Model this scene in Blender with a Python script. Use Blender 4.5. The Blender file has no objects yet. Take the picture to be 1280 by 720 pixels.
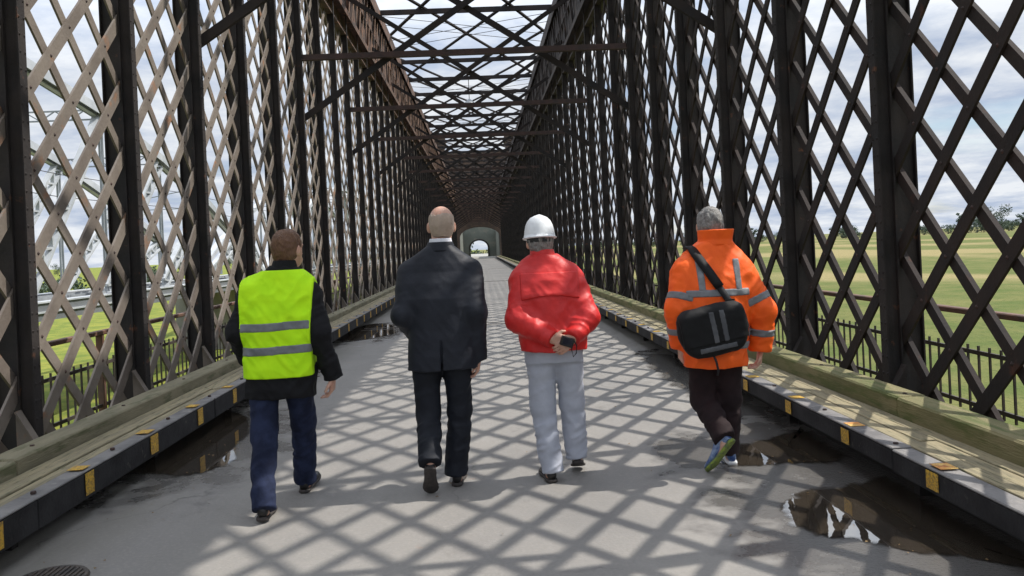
import bpy, bmesh, math, random
import numpy as np
from mathutils import Vector, Matrix
random.seed(7); np.random.seed(7)
R = math.radians
scene = bpy.context.scene
col = scene.collection

# ------------------------------------------------------------------ camera
CAMH = 1.50
cam_d = bpy.data.cameras.new('camera'); cam = bpy.data.objects.new('camera', cam_d); col.objects.link(cam)
cam_d.sensor_width = 36.0; cam_d.lens = 36.0 * 1000 / 1280
cam_d.shift_y = -51.0 / 1280
cam_d.clip_start = 0.1; cam_d.clip_end = 6000
yaw = math.atan(39.5 / 1000); roll = 0.046
cam.matrix_world = (Matrix.Translation((0, 0, CAMH)) @ Matrix.Rotation(-yaw, 4, 'Z')
                    @ Matrix.Rotation(R(90), 4, 'X') @ Matrix.Rotation(-roll, 4, 'Z'))
scene.camera = cam

# ------------------------------------------------------------------ light: sky, clouds, sun
SUN = Vector((0.67, 0.12, 1.0)).normalized()          # towards the sun
sun_el = math.asin(SUN.z); sun_az = math.atan2(SUN.x, SUN.y)
world = bpy.data.worlds.new('World'); scene.world = world; world.use_nodes = True
wn = world.node_tree.nodes; wl = world.node_tree.links; wn.clear()
w_out = wn.new('ShaderNodeOutputWorld'); w_bg = wn.new('ShaderNodeBackground'); w_bg.inputs['Strength'].default_value = 0.12
sky = wn.new('ShaderNodeTexSky'); sky.sky_type = 'NISHITA'; sky.sun_disc = False
sky.sun_elevation = sun_el; sky.sun_rotation = sun_az; sky.air_density = 1.0; sky.dust_density = 0.6
tc = wn.new('ShaderNodeTexCoord'); sep = wn.new('ShaderNodeSeparateXYZ'); wl.new(tc.outputs['Generated'], sep.inputs[0])
def wmath(op, a, b=None, clamp=False):
    n = wn.new('ShaderNodeMath'); n.operation = op; n.use_clamp = clamp
    for i, v in enumerate((a, b)):
        if v is None: continue
        if isinstance(v, (int, float)): n.inputs[i].default_value = v
        else: wl.new(v, n.inputs[i])
    return n.outputs[0]
zc = wmath('MAXIMUM', sep.outputs['Z'], 0.0)
zd = wmath('ADD', zc, 0.16)
comb = wn.new('ShaderNodeCombineXYZ')
wl.new(wmath('DIVIDE', sep.outputs['X'], zd), comb.inputs[0]); wl.new(wmath('DIVIDE', sep.outputs['Y'], zd), comb.inputs[1])
n1 = wn.new('ShaderNodeTexNoise'); n1.inputs['Scale'].default_value = 1.15; n1.inputs['Detail'].default_value = 9; n1.inputs['Roughness'].default_value = 0.56
n1.inputs['Distortion'].default_value = 0.35
n2 = wn.new('ShaderNodeTexNoise'); n2.inputs['Scale'].default_value = 2.3; n2.inputs['Detail'].default_value = 8; n2.inputs['Roughness'].default_value = 0.6
wl.new(comb.outputs[0], n1.inputs['Vector']); wl.new(comb.outputs[0], n2.inputs['Vector'])
rmp = wn.new('ShaderNodeValToRGB'); rmp.color_ramp.elements[0].position = 0.24; rmp.color_ramp.elements[1].position = 0.44
wl.new(n1.outputs['Fac'], rmp.inputs[0])
rmp2 = wn.new('ShaderNodeValToRGB')
rmp2.color_ramp.elements[0].position = 0.36; rmp2.color_ramp.elements[0].color = (4.0, 4.7, 6.0, 1)
rmp2.color_ramp.elements[1].position = 0.60; rmp2.color_ramp.elements[1].color = (7.2, 7.5, 7.9, 1)
wl.new(n2.outputs['Fac'], rmp2.inputs[0])
wmix = wn.new('ShaderNodeMix'); wmix.data_type = 'RGBA'
wl.new(rmp.outputs['Color'], wmix.inputs['Factor']); wl.new(sky.outputs[0], wmix.inputs['A']); 
zr = wn.new('ShaderNodeMapRange'); zr.inputs['From Min'].default_value = 0.20; zr.inputs['From Max'].default_value = 0.55; zr.inputs['To Min'].default_value = 0.98; zr.inputs['To Max'].default_value = 2.2
wl.new(zc, zr.inputs['Value']); vsc = wn.new('ShaderNodeVectorMath'); vsc.operation = 'SCALE'; wl.new(rmp2.outputs['Color'], vsc.inputs[0]); wl.new(zr.outputs[0], vsc.inputs['Scale'])
wl.new(vsc.outputs[0], wmix.inputs['B'])
wl.new(wmix.outputs['Result'], w_bg.inputs['Color']); wl.new(w_bg.outputs[0], w_out.inputs['Surface'])

sun_d = bpy.data.lights.new('sun', 'SUN'); sun = bpy.data.objects.new('sun', sun_d); col.objects.link(sun)
sun_d.energy = 5.0; sun_d.angle = R(0.55); sun_d.color = (1.0, 0.95, 0.87)
sun.rotation_euler = (-SUN).to_track_quat('-Z', 'Y').to_euler(); sun.location = (20, 5, 40)
scene.view_settings.view_transform = 'Standard'; scene.view_settings.look = 'None'
scene.view_settings.exposure = 0.0; scene.view_settings.gamma = 1.0; scene.view_settings.use_curve_mapping = False

# ------------------------------------------------------------------ material helper
def mat(name, c1, c2=None, rough=0.7, scale=4.0, detail=6, lo=0.4, hi=0.6, metal=0.0, bump=0.0, bscale=60.0,
        c3=None, s3=18.0, t3=0.62, spec=0.5, sheen=0.0, stretch=(1, 1, 1), bstretch=None, bdist=0.01, w3=0.06):
    m = bpy.data.materials.new(name); m.use_nodes = True
    n = m.node_tree.nodes; l = m.node_tree.links; b = n['Principled BSDF']
    b.inputs['Roughness'].default_value = rough; b.inputs['Metallic'].default_value = metal
    b.inputs['Specular IOR Level'].default_value = spec; b.inputs['Sheen Weight'].default_value = sheen
    t = n.new('ShaderNodeTexCoord'); mp = n.new('ShaderNodeMapping'); mp.inputs['Scale'].default_value = stretch
    l.new(t.outputs['Object'], mp.inputs['Vector'])
    geo = n.new('ShaderNodeObjectInfo')
    va = n.new('ShaderNodeVectorMath'); va.operation = 'ADD'
    vs = n.new('ShaderNodeVectorMath'); vs.operation = 'SCALE'; vs.inputs['Scale'].default_value = 37.0
    cx = n.new('ShaderNodeCombineXYZ'); l.new(geo.outputs['Random'], cx.inputs[0]); l.new(geo.outputs['Random'], cx.inputs[2])
    l.new(cx.outputs[0], vs.inputs[0]); l.new(mp.outputs[0], va.inputs[0]); l.new(vs.outputs[0], va.inputs[1])
    vec = va.outputs[0]
    last = None
    def noise(sc, det=6):
        q = n.new('ShaderNodeTexNoise'); q.inputs['Scale'].default_value = sc; q.inputs['Detail'].default_value = det
        q.inputs['Roughness'].default_value = 0.6; l.new(vec, q.inputs['Vector']); return q
    def mix(fac, a, bb):
        q = n.new('ShaderNodeMix'); q.data_type = 'RGBA'; l.new(fac, q.inputs['Factor'])
        for nm, v in (('A', a), ('B', bb)):
            if isinstance(v, tuple): q.inputs[nm].default_value = (*v, 1)
            else: l.new(v, q.inputs[nm])
        return q.outputs['Result']
    if c2 is not None:
        q = noise(scale, detail); mr = n.new('ShaderNodeMapRange'); mr.inputs['From Min'].default_value = lo; mr.inputs['From Max'].default_value = hi
        l.new(q.outputs['Fac'], mr.inputs['Value']); last = mix(mr.outputs[0], c1, c2)
    if c3 is not None:
        q = noise(s3, 5); mr = n.new('ShaderNodeMapRange'); mr.inputs['From Min'].default_value = t3 - w3; mr.inputs['From Max'].default_value = t3 + w3
        l.new(q.outputs['Fac'], mr.inputs['Value']); last = mix(mr.outputs[0], last if last is not None else c1, c3)
    if last is None: b.inputs['Base Color'].default_value = (*c1, 1)
    else: l.new(last, b.inputs['Base Color'])
    if bump > 0:
        q = n.new('ShaderNodeTexNoise'); q.inputs['Scale'].default_value = bscale; q.inputs['Detail'].default_value = 5
        if bstretch:
            m2 = n.new('ShaderNodeMapping'); m2.inputs['Scale'].default_value = bstretch
            l.new(t.outputs['Object'], m2.inputs['Vector']); l.new(m2.outputs[0], q.inputs['Vector'])
        else: l.new(vec, q.inputs['Vector'])
        bp = n.new('ShaderNodeBump'); bp.inputs['Strength'].default_value = bump; bp.inputs['Distance'].default_value = bdist
        l.new(q.outputs['Fac'], bp.inputs['Height']); l.new(bp.outputs[0], b.inputs['Normal'])
    return m

M = {}
M['post'] = mat('post steel', (0.022, 0.020, 0.020), (0.034, 0.028, 0.026), rough=0.85, spec=0.25, scale=2.5, c3=(0.15, 0.065, 0.035), s3=7, t3=0.70, bump=0.3, bscale=40)
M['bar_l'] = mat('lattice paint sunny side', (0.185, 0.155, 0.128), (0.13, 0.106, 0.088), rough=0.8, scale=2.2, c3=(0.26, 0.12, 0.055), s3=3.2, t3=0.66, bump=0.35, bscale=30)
M['bar_r'] = mat('rusty lattice paint shaded', (0.023, 0.0195, 0.019), (0.034, 0.025, 0.022), rough=0.85, spec=0.25, scale=2.2, c3=(0.085, 0.036, 0.024), s3=4, t3=0.70, bump=0.35, bscale=30)  # right bars: rusty paint, backlit shade put into the base colour
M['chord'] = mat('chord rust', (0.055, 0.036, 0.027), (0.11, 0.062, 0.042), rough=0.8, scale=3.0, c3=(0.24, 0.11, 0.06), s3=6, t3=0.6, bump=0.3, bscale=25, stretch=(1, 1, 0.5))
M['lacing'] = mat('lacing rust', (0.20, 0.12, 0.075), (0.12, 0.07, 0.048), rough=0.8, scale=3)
M['chord_r'] = mat('chord paint shaded', (0.032, 0.026, 0.024), (0.055, 0.038, 0.03), rough=0.75, scale=3.0, c3=(0.10, 0.05, 0.03), s3=6, t3=0.68, bump=0.3, bscale=25)  # right chord: darker than the left one, its shade painted into the colour
M['brace'] = mat('bracing steel', (0.024, 0.022, 0.023), (0.036, 0.028, 0.025), rough=0.85, spec=0.25, scale=2.0, bump=0.2)
M['tie'] = mat('rusty tie', (0.058, 0.030, 0.024), (0.036, 0.023, 0.020), rough=0.75, scale=5.0, bump=0.2)
M['rail'] = mat('rail rust', (0.14, 0.07, 0.045), (0.09, 0.055, 0.04), rough=0.75, scale=5.0)
M['picket'] = mat('picket paint', (0.035, 0.03, 0.026), (0.06, 0.045, 0.035), rough=0.7, scale=6.0)
M['plank'] = mat('grey oak plank', (0.30, 0.255, 0.155), (0.21, 0.18, 0.115), rough=0.85, scale=3.0, c3=(0.10, 0.10, 0.055), s3=9, t3=0.60, bump=0.5, bscale=30, stretch=(8, 0.7, 8), bstretch=(6, 0.4, 6))
M['mossy'] = mat('mossy timber', (0.20, 0.175, 0.085), (0.13, 0.125, 0.05), rough=0.9, scale=1.6, c3=(0.09, 0.105, 0.03), s3=3, t3=0.55, bump=0.6, bscale=25, stretch=(4, 0.8, 4), bstretch=(5, 0.5, 5))
M['timber'] = mat('weathered timber', (0.22, 0.195, 0.125), (0.15, 0.135, 0.085), rough=0.9, scale=1.6, c3=(0.10, 0.10, 0.05), s3=4, t3=0.6, bump=0.6, bscale=25, stretch=(4, 0.8, 4), bstretch=(5, 0.5, 5))
M['kerb'] = mat('kerb black paint', (0.016, 0.015, 0.016), (0.028, 0.027, 0.028), rough=0.8, spec=0.25, scale=5, c3=(0.09, 0.08, 0.07), s3=14, t3=0.70, bump=0.3, bscale=50)
M['kerb_cap'] = mat('worn grey kerb top', (0.20, 0.19, 0.185), (0.13, 0.125, 0.125), rough=0.75, scale=4, c3=(0.24, 0.225, 0.21), s3=11, t3=0.62, bump=0.3, bscale=50)
M['yellow'] = mat('worn yellow paint', (0.64, 0.38, 0.03), (0.50, 0.28, 0.03), rough=0.65, scale=12, c3=(0.10, 0.08, 0.05), s3=75, t3=0.56, w3=0.12, bump=0.2)
M['orange_y'] = mat('worn orange paint', (0.60, 0.24, 0.05), (0.65, 0.42, 0.12), rough=0.65, scale=12, c3=(0.30, 0.09, 0.03), s3=20, t3=0.6, bump=0.2)
M['under'] = mat('dark underside', (0.015, 0.013, 0.012), (0.026, 0.022, 0.018), rough=0.9, scale=4)
M['conc'] = mat('concrete', (0.30, 0.29, 0.26), (0.22, 0.21, 0.19), rough=0.9, scale=0.6, bump=0.2)
M['plaster'] = mat('grey green plaster', (0.135, 0.145, 0.12), (0.10, 0.11, 0.092), rough=0.9, scale=0.35, c3=(0.17, 0.165, 0.13), s3=0.8, t3=0.6)
M['brick'] = mat('brown brick', (0.085, 0.055, 0.042), (0.06, 0.042, 0.035), rough=0.9, scale=0.5, c3=(0.12, 0.075, 0.055), s3=3, t3=0.6)
M['white_steel'] = mat('light grey bridge paint', (0.44, 0.46, 0.48), (0.34, 0.36, 0.38), rough=0.55, scale=0.8)
M['grey_steel'] = mat('grey girder paint', (0.17, 0.18, 0.195), (0.13, 0.14, 0.15), rough=0.6, scale=0.5)
M['pale_steel'] = mat('galvanised steel', (0.26, 0.28, 0.30), (0.20, 0.22, 0.24), rough=0.5, scale=1.5)
M['ballast'] = mat('ballast', (0.20, 0.18, 0.16), (0.30, 0.28, 0.25), rough=0.95, scale=8, bump=0.5)
M['iron'] = mat('cast iron', (0.035, 0.03, 0.028), (0.07, 0.055, 0.045), rough=0.6, scale=20, bump=0.3)
M['leaf'] = mat('far tree leaves', (0.045, 0.072, 0.048), (0.070, 0.098, 0.062), rough=0.8, scale=0.5)  # bluish tint paints distance haze into the leaf colour
M['bark'] = mat('bark', (0.07, 0.055, 0.04), (0.10, 0.08, 0.06), rough=0.9, scale=3)

# ------------------------------------------------------------------ mesh helpers
def new_mesh(name, v, f, m=None, smooth=False):
    me = bpy.data.meshes.new(name); me.from_pydata([tuple(p) for p in v], [], [tuple(q) for q in f]); me.update()
    if m is not None: me.materials.append(m)
    if smooth: me.polygons.foreach_set('use_smooth', [True] * len(me.polygons))
    return me
def link(name, me, parent=None, loc=(0, 0, 0), rot=(0, 0, 0)):
    o = bpy.data.objects.new(name, me); col.objects.link(o); o.location = loc; o.rotation_euler = rot
    if parent is not None: o.parent = parent
    return o
def empty(name, label, cat, loc=(0, 0, 0), group=None):
    o = bpy.data.objects.new(name, None); col.objects.link(o); o.location = loc; o['label'] = label; o['category'] = cat
    o.empty_display_size = 0.2
    if group: o['group'] = group
    return o
def tag(o, label, cat, group=None):
    o['label'] = label; o['category'] = cat
    if group: o['group'] = group
    return o
class MB:
    def __init__(s): s.v = []; s.f = []
    def box(s, x0, x1, y0, y1, z0, z1):
        b = len(s.v)
        for x in (x0, x1):
            for y in (y0, y1):
                for z in (z0, z1): s.v.append((x, y, z))
        s.f += [(b, b+1, b+3, b+2), (b+4, b+6, b+7, b+5), (b, b+4, b+5, b+1), (b+2, b+3, b+7, b+6), (b, b+2, b+6, b+4), (b+1, b+5, b+7, b+3)]
        return s
    def bar(s, a, b, w, t, up=(0, 0, 1)):
        a = Vector(a); b = Vector(b); d = (b - a).normalized(); u = Vector(up)
        side = d.cross(u)
        if side.length < 1e-4: side = d.cross(Vector((1, 0, 0)))
        side.normalize(); u = side.cross(d).normalized()
        i = len(s.v)
        for p in (a, b):
            for q in ((-1, -1), (1, -1), (1, 1), (-1, 1)): s.v.append(p + side * (q[0] * w / 2) + u * (q[1] * t / 2))
        s.f += [(i, i+3, i+2, i+1), (i+4, i+5, i+6, i+7), (i, i+1, i+5, i+4), (i+1, i+2, i+6, i+5), (i+2, i+3, i+7, i+6), (i+3, i, i+4, i+7)]
        return s
    def tube(s, pts, r, n=6):
        pts = [Vector(p) for p in pts]; rr = r if isinstance(r, (list, tuple)) else [r] * len(pts)
        base = len(s.v)
        for i, p in enumerate(pts):
            d = (pts[min(i+1, len(pts)-1)] - pts[max(i-1, 0)]).normalized()
            a = d.cross(Vector((0, 0, 1)))
            if a.length < 1e-3: a = d.cross(Vector((1, 0, 0)))
            a.normalize(); b = a.cross(d)
            for k in range(n):
                t = 2 * math.pi * k / n; s.v.append(p + (a * math.cos(t) + b * math.sin(t)) * rr[i])
        for i in range(len(pts) - 1):
            for k in range(n):
                s.f.append((base+i*n+k, base+i*n+(k+1) % n, base+(i+1)*n+(k+1) % n, base+(i+1)*n+k))
        s.f.append(tuple(base + k for k in reversed(range(n)))); s.f.append(tuple(base + (len(pts)-1)*n + k for k in range(n)))
        return s
    def mesh(s, name, m, smooth=False): return new_mesh(name, s.v, s.f, m, smooth)
    def build(s, name, m, parent=None, smooth=False): return link(name, s.mesh(name, m, smooth), parent)
def bevel(me, w=0.006, seg=1):
    bm = bmesh.new(); bm.from_mesh(me); bmesh.ops.bevel(bm, geom=bm.edges[:], offset=w, segments=seg, affect='EDGES', profile=0.5)
    bm.to_mesh(me); bm.free(); return me

# ------------------------------------------------------------------ layout (metres; Y runs along the bridge)
SP = 1.96                 # post spacing
Y0P = 6.10                # first post in view
K0, K1 = -6, 57           # post indices
PIT = SP / 3              # lattice pitch
ZB, ZC, ZT = -0.75, 7.45, 10.40
YB, YE = Y0P + K0 * SP - 0.5, 119.5
SIDES = {'L': dict(s=-1, xi=3.34), 'R': dict(s=1, xi=3.10)}
FRAMES = list(range(-4, K1, 3))

# ------------------------------------------------------------------ ground and fields
def field_material():
    m = bpy.data.materials.new('meadow'); m.use_nodes = True; n = m.node_tree.nodes; l = m.node_tree.links; b = n['Principled BSDF']
    b.inputs['Roughness'].default_value = 0.95; b.inputs['Specular IOR Level'].default_value = 0.1
    g = n.new('ShaderNodeNewGeometry')
    def noise(sc, stretch, det=6):
        mp = n.new('ShaderNodeMapping'); mp.inputs['Scale'].default_value = stretch; l.new(g.outputs['Position'], mp.inputs[0])
        q = n.new('ShaderNodeTexNoise'); q.inputs['Scale'].default_value = sc; q.inputs['Detail'].default_value = det; l.new(mp.outputs[0], q.inputs['Vector']); return q.outputs['Fac']
    def mr(v, a, c):
        q = n.new('ShaderNodeMapRange'); q.inputs['From Min'].default_value = a; q.inputs['From Max'].default_value = c; l.new(v, q.inputs['Value']); return q.outputs[0]
    def mix(f, a, c):
        q = n.new('ShaderNodeMix'); q.data_type = 'RGBA'; l.new(f, q.inputs['Factor'])
        for nm, v in (('A', a), ('B', c)):
            if isinstance(v, tuple): q.inputs[nm].default_value = (*v, 1)
            else: l.new(v, q.inputs[nm])
        return q.outputs['Result']
    green = mix(mr(noise(0.25, (1, 1, 1)), 0.35, 0.65), (0.082, 0.106, 0.028), (0.135, 0.136, 0.046))
    base = mix(mr(noise(0.016, (1.0, 0.35, 1)), 0.50, 0.58), green, (0.235, 0.195, 0.09))
    base = mix(mr(noise(2.2, (1, 1, 1)), 0.55, 0.75), base, (0.045, 0.068, 0.018))
    sx = n.new('ShaderNodeSeparateXYZ'); l.new(g.outputs['Position'], sx.inputs[0])
    yel = mix(mr(noise(0.6, (1, 1, 1)), 0.4, 0.6), (0.20, 0.21, 0.04), (0.115, 0.15, 0.03))
    q = n.new('ShaderNodeMapRange'); q.inputs['From Min'].default_value = -4; q.inputs['From Max'].default_value = -6; l.new(sx.outputs['X'], q.inputs['Value'])
    base = mix(q.outputs[0], base, yel)
    l.new(base, b.inputs['Base Color'])
    bp = n.new('ShaderNodeBump'); bp.inputs['Strength'].default_value = 0.8; bp.inputs['Distance'].default_value = 0.15
    l.new(noise(5, (1, 1, 1)), bp.inputs['Height']); l.new(bp.outputs[0], b.inputs['Normal'])
    return m
GZ = -6.0
gv = []; gf = []
gx = [-4000, -1500, -600, -250, -120, -60, -30, -12, -4, 4, 12, 30, 60, 120, 250, 600, 1500, 4000]
gy = [-1500, -500, -150, -50, 0, 30, 60, 100, 150, 250, 400, 700, 1200, 2500, 5000]
for y in gy:
    for x in gx:
        d = math.hypot(x, y); gv.append((x, y, GZ + (0.5 * math.sin(x * 0.021 + y * 0.013) + 0.35 * math.sin(y * 0.03) if d > 20 else 0)))
for j in range(len(gy) - 1):
    for i in range(len(gx) - 1):
        a = j * len(gx) + i; gf.append((a, a + 1, a + 1 + len(gx), a + len(gx)))
ground = link('ground', new_mesh('ground', gv, gf, field_material(), True)); ground['kind'] = 'structure'

# ------------------------------------------------------------------ road
WET = [(2.25, 4.1, 1.05, 1.55), (2.1, 5.5, 0.95, 0.85), (-2.45, 6.7, 0.95, 1.6), (-2.1, 15.4, 0.7, 1.9), (2.25, 8.6, 0.35, 2.6), (-2.4, 9.8, 0.35, 1.8)]
def road_material():
    m = bpy.data.materials.new('asphalt'); m.use_nodes = True; n = m.node_tree.nodes; l = m.node_tree.links; b = n['Principled BSDF']
    g = n.new('ShaderNodeNewGeometry'); sx = n.new('ShaderNodeSeparateXYZ'); l.new(g.outputs['Position'], sx.inputs[0])
    def noise(sc, det=6, stretch=(1, 1, 1), rough=0.6):
        mp = n.new('ShaderNodeMapping'); mp.inputs['Scale'].default_value = stretch; l.new(g.outputs['Position'], mp.inputs[0])
        q = n.new('ShaderNodeTexNoise'); q.inputs['Scale'].default_value = sc; q.inputs['Detail'].default_value = det; q.inputs['Roughness'].default_value = rough
        l.new(mp.outputs[0], q.inputs['Vector']); return q.outputs['Fac']
    def mr(v, a, c, t0=0.0, t1=1.0):
        q = n.new('ShaderNodeMapRange'); q.inputs['From Min'].default_value = a; q.inputs['From Max'].default_value = c
        q.inputs['To Min'].default_value = t0; q.inputs['To Max'].default_value = t1; l.new(v, q.inputs['Value']); return q.outputs[0]
    def mth(op, a, c):
        q = n.new('ShaderNodeMath'); q.operation = op
        for i, v in enumerate((a, c)):
            if isinstance(v, (int, float)): q.inputs[i].default_value = v
            else: l.new(v, q.inputs[i])
        return q.outputs[0]
    def mix(f, a, c):
        q = n.new('ShaderNodeMix'); q.data_type = 'RGBA'; l.new(f, q.inputs['Factor'])
        for nm, v in (('A', a), ('B', c)):
            if isinstance(v, tuple): q.inputs[nm].default_value = (*v, 1)
            else: l.new(v, q.inputs[nm])
        return q.outputs['Result']
    base = mix(mr(noise(0.9, 7, (1.4, 0.5, 1)), 0.35, 0.65), (0.245, 0.232, 0.215), (0.20, 0.19, 0.18))
    base = mix(mr(noise(45, 4), 0.50, 0.72, 0, 0.5), base, (0.29, 0.27, 0.245))
    base = mix(mr(noise(70, 3), 0.62, 0.74, 0, 0.5), base, (0.12, 0.115, 0.11))
    base = mix(mr(noise(6, 5), 0.66, 0.74), base, (0.27, 0.215, 0.185))
    vor = n.new('ShaderNodeTexVoronoi'); vor.feature = 'DISTANCE_TO_EDGE'; vor.inputs['Scale'].default_value = 0.45
    nv = n.new('ShaderNodeVectorMath'); nv.operation = 'ADD'; nq = n.new('ShaderNodeTexNoise'); nq.inputs['Scale'].default_value = 1.6; nq.inputs['Detail'].default_value = 6
    l.new(g.outputs['Position'], nq.inputs['Vector']); l.new(g.outputs['Position'], nv.inputs[0]); l.new(nq.outputs['Color'], nv.inputs[1]); l.new(nv.outputs[0], vor.inputs['Vector'])
    crack = mth('MULTIPLY', mr(vor.outputs['Distance'], 0.0, 0.008, 1, 0), mr(noise(0.7), 0.5, 0.6, 0, 0.65))
    base = mix(crack, base, (0.07, 0.065, 0.06))
    base = mix(mr(noise(0.33, 8, (1, 1, 1), 0.65), 0.50, 0.66, 0, 0.75), base, (0.165, 0.16, 0.155))
    base = mix(mr(noise(2.4, 7, (1, 0.7, 1), 0.7), 0.60, 0.72, 0, 0.5), base, (0.14, 0.13, 0.12))
    wet = None
    jit = mr(noise(2.6, 6), 0.2, 0.8, -0.55, 0.55)
    for (cx, cy, rx, ry) in WET:
        dx = mth('DIVIDE', mth('SUBTRACT', sx.outputs['X'], cx), rx); dy = mth('DIVIDE', mth('SUBTRACT', sx.outputs['Y'], cy), ry)
        d = mth('SQRT', mth('ADD', mth('MULTIPLY', dx, dx), mth('MULTIPLY', dy, dy)), 0)
        w = mr(mth('ADD', d, jit), 0.80, 1.15, 1, 0)
        wet = w if wet is None else mth('MAXIMUM', wet, w)
    dirt = mth('MULTIPLY', mr(mth('ABSOLUTE', sx.outputs['X'], 0), 1.9, 2.5), mr(noise(1.1, 6, (2, 0.6, 1)), 0.35, 0.6, 0.2, 0.9))
    base = mix(dirt, base, (0.13, 0.12, 0.095))
    base2 = mix(mth('MULTIPLY', wet, 0.70), base, (0.065, 0.062, 0.060))
    l.new(base2, b.inputs['Base Color'])
    l.new(mth('SUBTRACT', 0.85, mth('MULTIPLY', wet, 0.68)), b.inputs['Roughness'])
    bp = n.new('ShaderNodeBump'); bp.inputs['Strength'].default_value = 0.35; bp.inputs['Distance'].default_value = 0.008
    l.new(noise(60, 4), bp.inputs['Height']); l.new(bp.outputs[0], b.inputs['Normal'])
    return m
mb = MB(); mb.box(-2.86, 2.66, YB, 119.8, -0.30, 0.0)
road = mb.build('road', road_material()); road['kind'] = 'structure'
mb = MB(); mb.box(-2.86, 2.66, 122.6, 236, -0.30, 0.0)
road2 = mb.build('road', M['conc']); road2['kind'] = 'structure'
ix = MB()
for y in (15.75, 16.10, 36.0, 36.3, 58.0): ix.box(-2.4, 2.2, y, y + 0.07, 0.0005, 0.005)
joint = ix.build('road_joint', M['iron'], road)

wm = bpy.data.materials.new('puddle water'); wm.use_nodes = True
b = wm.node_tree.nodes['Principled BSDF']; b.inputs['Base Color'].default_value = (0.040, 0.032, 0.024, 1); b.inputs['Roughness'].default_value = 0.012
b.inputs['IOR'].default_value = 3.6; b.inputs['Specular IOR Level'].default_value = 0.5
nz = wm.node_tree.nodes.new('ShaderNodeTexNoise'); nz.inputs['Scale'].default_value = 9; bp = wm.node_tree.nodes.new('ShaderNodeBump'); bp.inputs['Strength'].default_value = 0.02; bp.inputs['Distance'].default_value = 0.02
wm.node_tree.links.new(nz.outputs['Fac'], bp.inputs['Height']); wm.node_tree.links.new(bp.outputs[0], b.inputs['Normal'])
_n, _l = wm.node_tree.nodes, wm.node_tree.links
at_ = _n.new('ShaderNodeAttribute'); at_.attribute_name = 'depth'; ns_ = _n.new('ShaderNodeTexNoise'); ns_.inputs['Scale'].default_value = 14; ns_.inputs['Detail'].default_value = 6
gp_ = _n.new('ShaderNodeNewGeometry'); _l.new(gp_.outputs['Position'], ns_.inputs['Vector'])
ad_ = _n.new('ShaderNodeMath'); ad_.operation = 'ADD'; _l.new(at_.outputs['Fac'], ad_.inputs[0]); _l.new(ns_.outputs['Fac'], ad_.inputs[1])
mr_ = _n.new('ShaderNodeMapRange'); mr_.inputs['From Min'].default_value = 0.62; mr_.inputs['From Max'].default_value = 0.95; _l.new(ad_.outputs[0], mr_.inputs['Value'])
tr_ = _n.new('ShaderNodeBsdfTransparent'); mx_ = _n.new('ShaderNodeMixShader'); _l.new(mr_.outputs[0], mx_.inputs['Fac']); _l.new(tr_.outputs[0], mx_.inputs[1]); _l.new(b.outputs[0], mx_.inputs[2])
_l.new(mx_.outputs[0], _n['Material Output'].inputs['Surface'])
def puddle(pts, seed):
    rnd = random.Random(seed); P = [Vector((x, y, 0)) for x, y in pts]; out = []
    n = len(P)
    for i in range(n):                                             # Catmull-Rom outline with a ragged edge
        p0, p1, p2, p3 = P[i-1], P[i], P[(i+1) % n], P[(i+2) % n]
        for k in range(14):
            t = k / 14; q = 0.5 * ((2*p1) + (p2-p0)*t + (2*p0-5*p1+4*p2-p3)*t*t + (3*p1-p0-3*p2+p3)*t**3)
            j = 0.022 * math.sin(i*5.1 + k*0.45 + seed) + 0.005 * rnd.uniform(-1, 1)
            c = sum(P, Vector()) / n; d = (q - c).normalized(); q = q + d * j
            q.x = max(-2.70, min(2.42, q.x)); out.append((q.x, q.y, 0.004))
    N = len(out); c = sum((Vector(q) for q in out), Vector()) / N; vs = list(out); fs = []
    for lev, sh in enumerate((0.10, 0.26)):
        for i in range(N):
            q = Vector(out[i]); inw = c - q; vs.append(tuple(q + inw.normalized() * min(sh, inw.length*.6)))
    vs.append(tuple(c))
    for lev in range(2):
        for i in range(N): fs.append((lev*N+i, lev*N+(i+1) % N, (lev+1)*N+(i+1) % N, (lev+1)*N+i))
    for i in range(N): fs.append((2*N+i, 2*N+(i+1) % N, 3*N))
    me = new_mesh('puddle', vs, fs, wm); at = me.attributes.new('depth', 'FLOAT', 'POINT')
    at.data.foreach_set('value', [0.0]*N + [0.6]*N + [1.0]*N + [1.0])
    o = link('puddle', me); o['kind'] = 'structure'; return o
puddle([(1.50, 4.05), (1.60, 4.42), (1.82, 4.62), (2.2, 4.72), (2.64, 4.8), (2.64, 4.1), (2.62, 3.35), (2.34, 3.38), (2.02, 3.56), (1.72, 3.78)], 3)
puddle([(1.52, 5.20), (1.60, 5.52), (1.95, 5.82), (2.3, 5.98), (2.62, 6.1), (2.6, 5.5), (2.4, 5.18), (2.05, 5.10)], 5)
puddle([(-2.52, 5.80), (-2.15, 5.68), (-1.90, 5.92), (-1.98, 6.5), (-2.12, 7.3), (-2.4, 7.9), (-2.8, 8.2), (-2.84, 6.8), (-2.8, 5.9)], 8)
puddle([(-2.33, 14.0), (-1.72, 14.6), (-1.66, 15.4), (-1.95, 16.8), (-2.4, 17.2), (-2.7, 16), (-2.7, 14.4)], 12)
dr = MB()
for k in range(1): pass
bm = bmesh.new(); bmesh.ops.create_cone(bm, cap_ends=True, segments=40, radius1=0.175, radius2=0.168, depth=0.012)
for i in range(-5, 6):
    hw = math.sqrt(max(0.0, 0.15**2 - (i*0.027)**2)) - 0.01
    if hw > 0.02:
        r = bmesh.ops.create_cube(bm, size=1.0); bmesh.ops.scale(bm, vec=(0.012, hw*2, 0.008), verts=r['verts']); bmesh.ops.translate(bm, vec=(i*0.027, 0, 0.008), verts=r['verts'])
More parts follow.
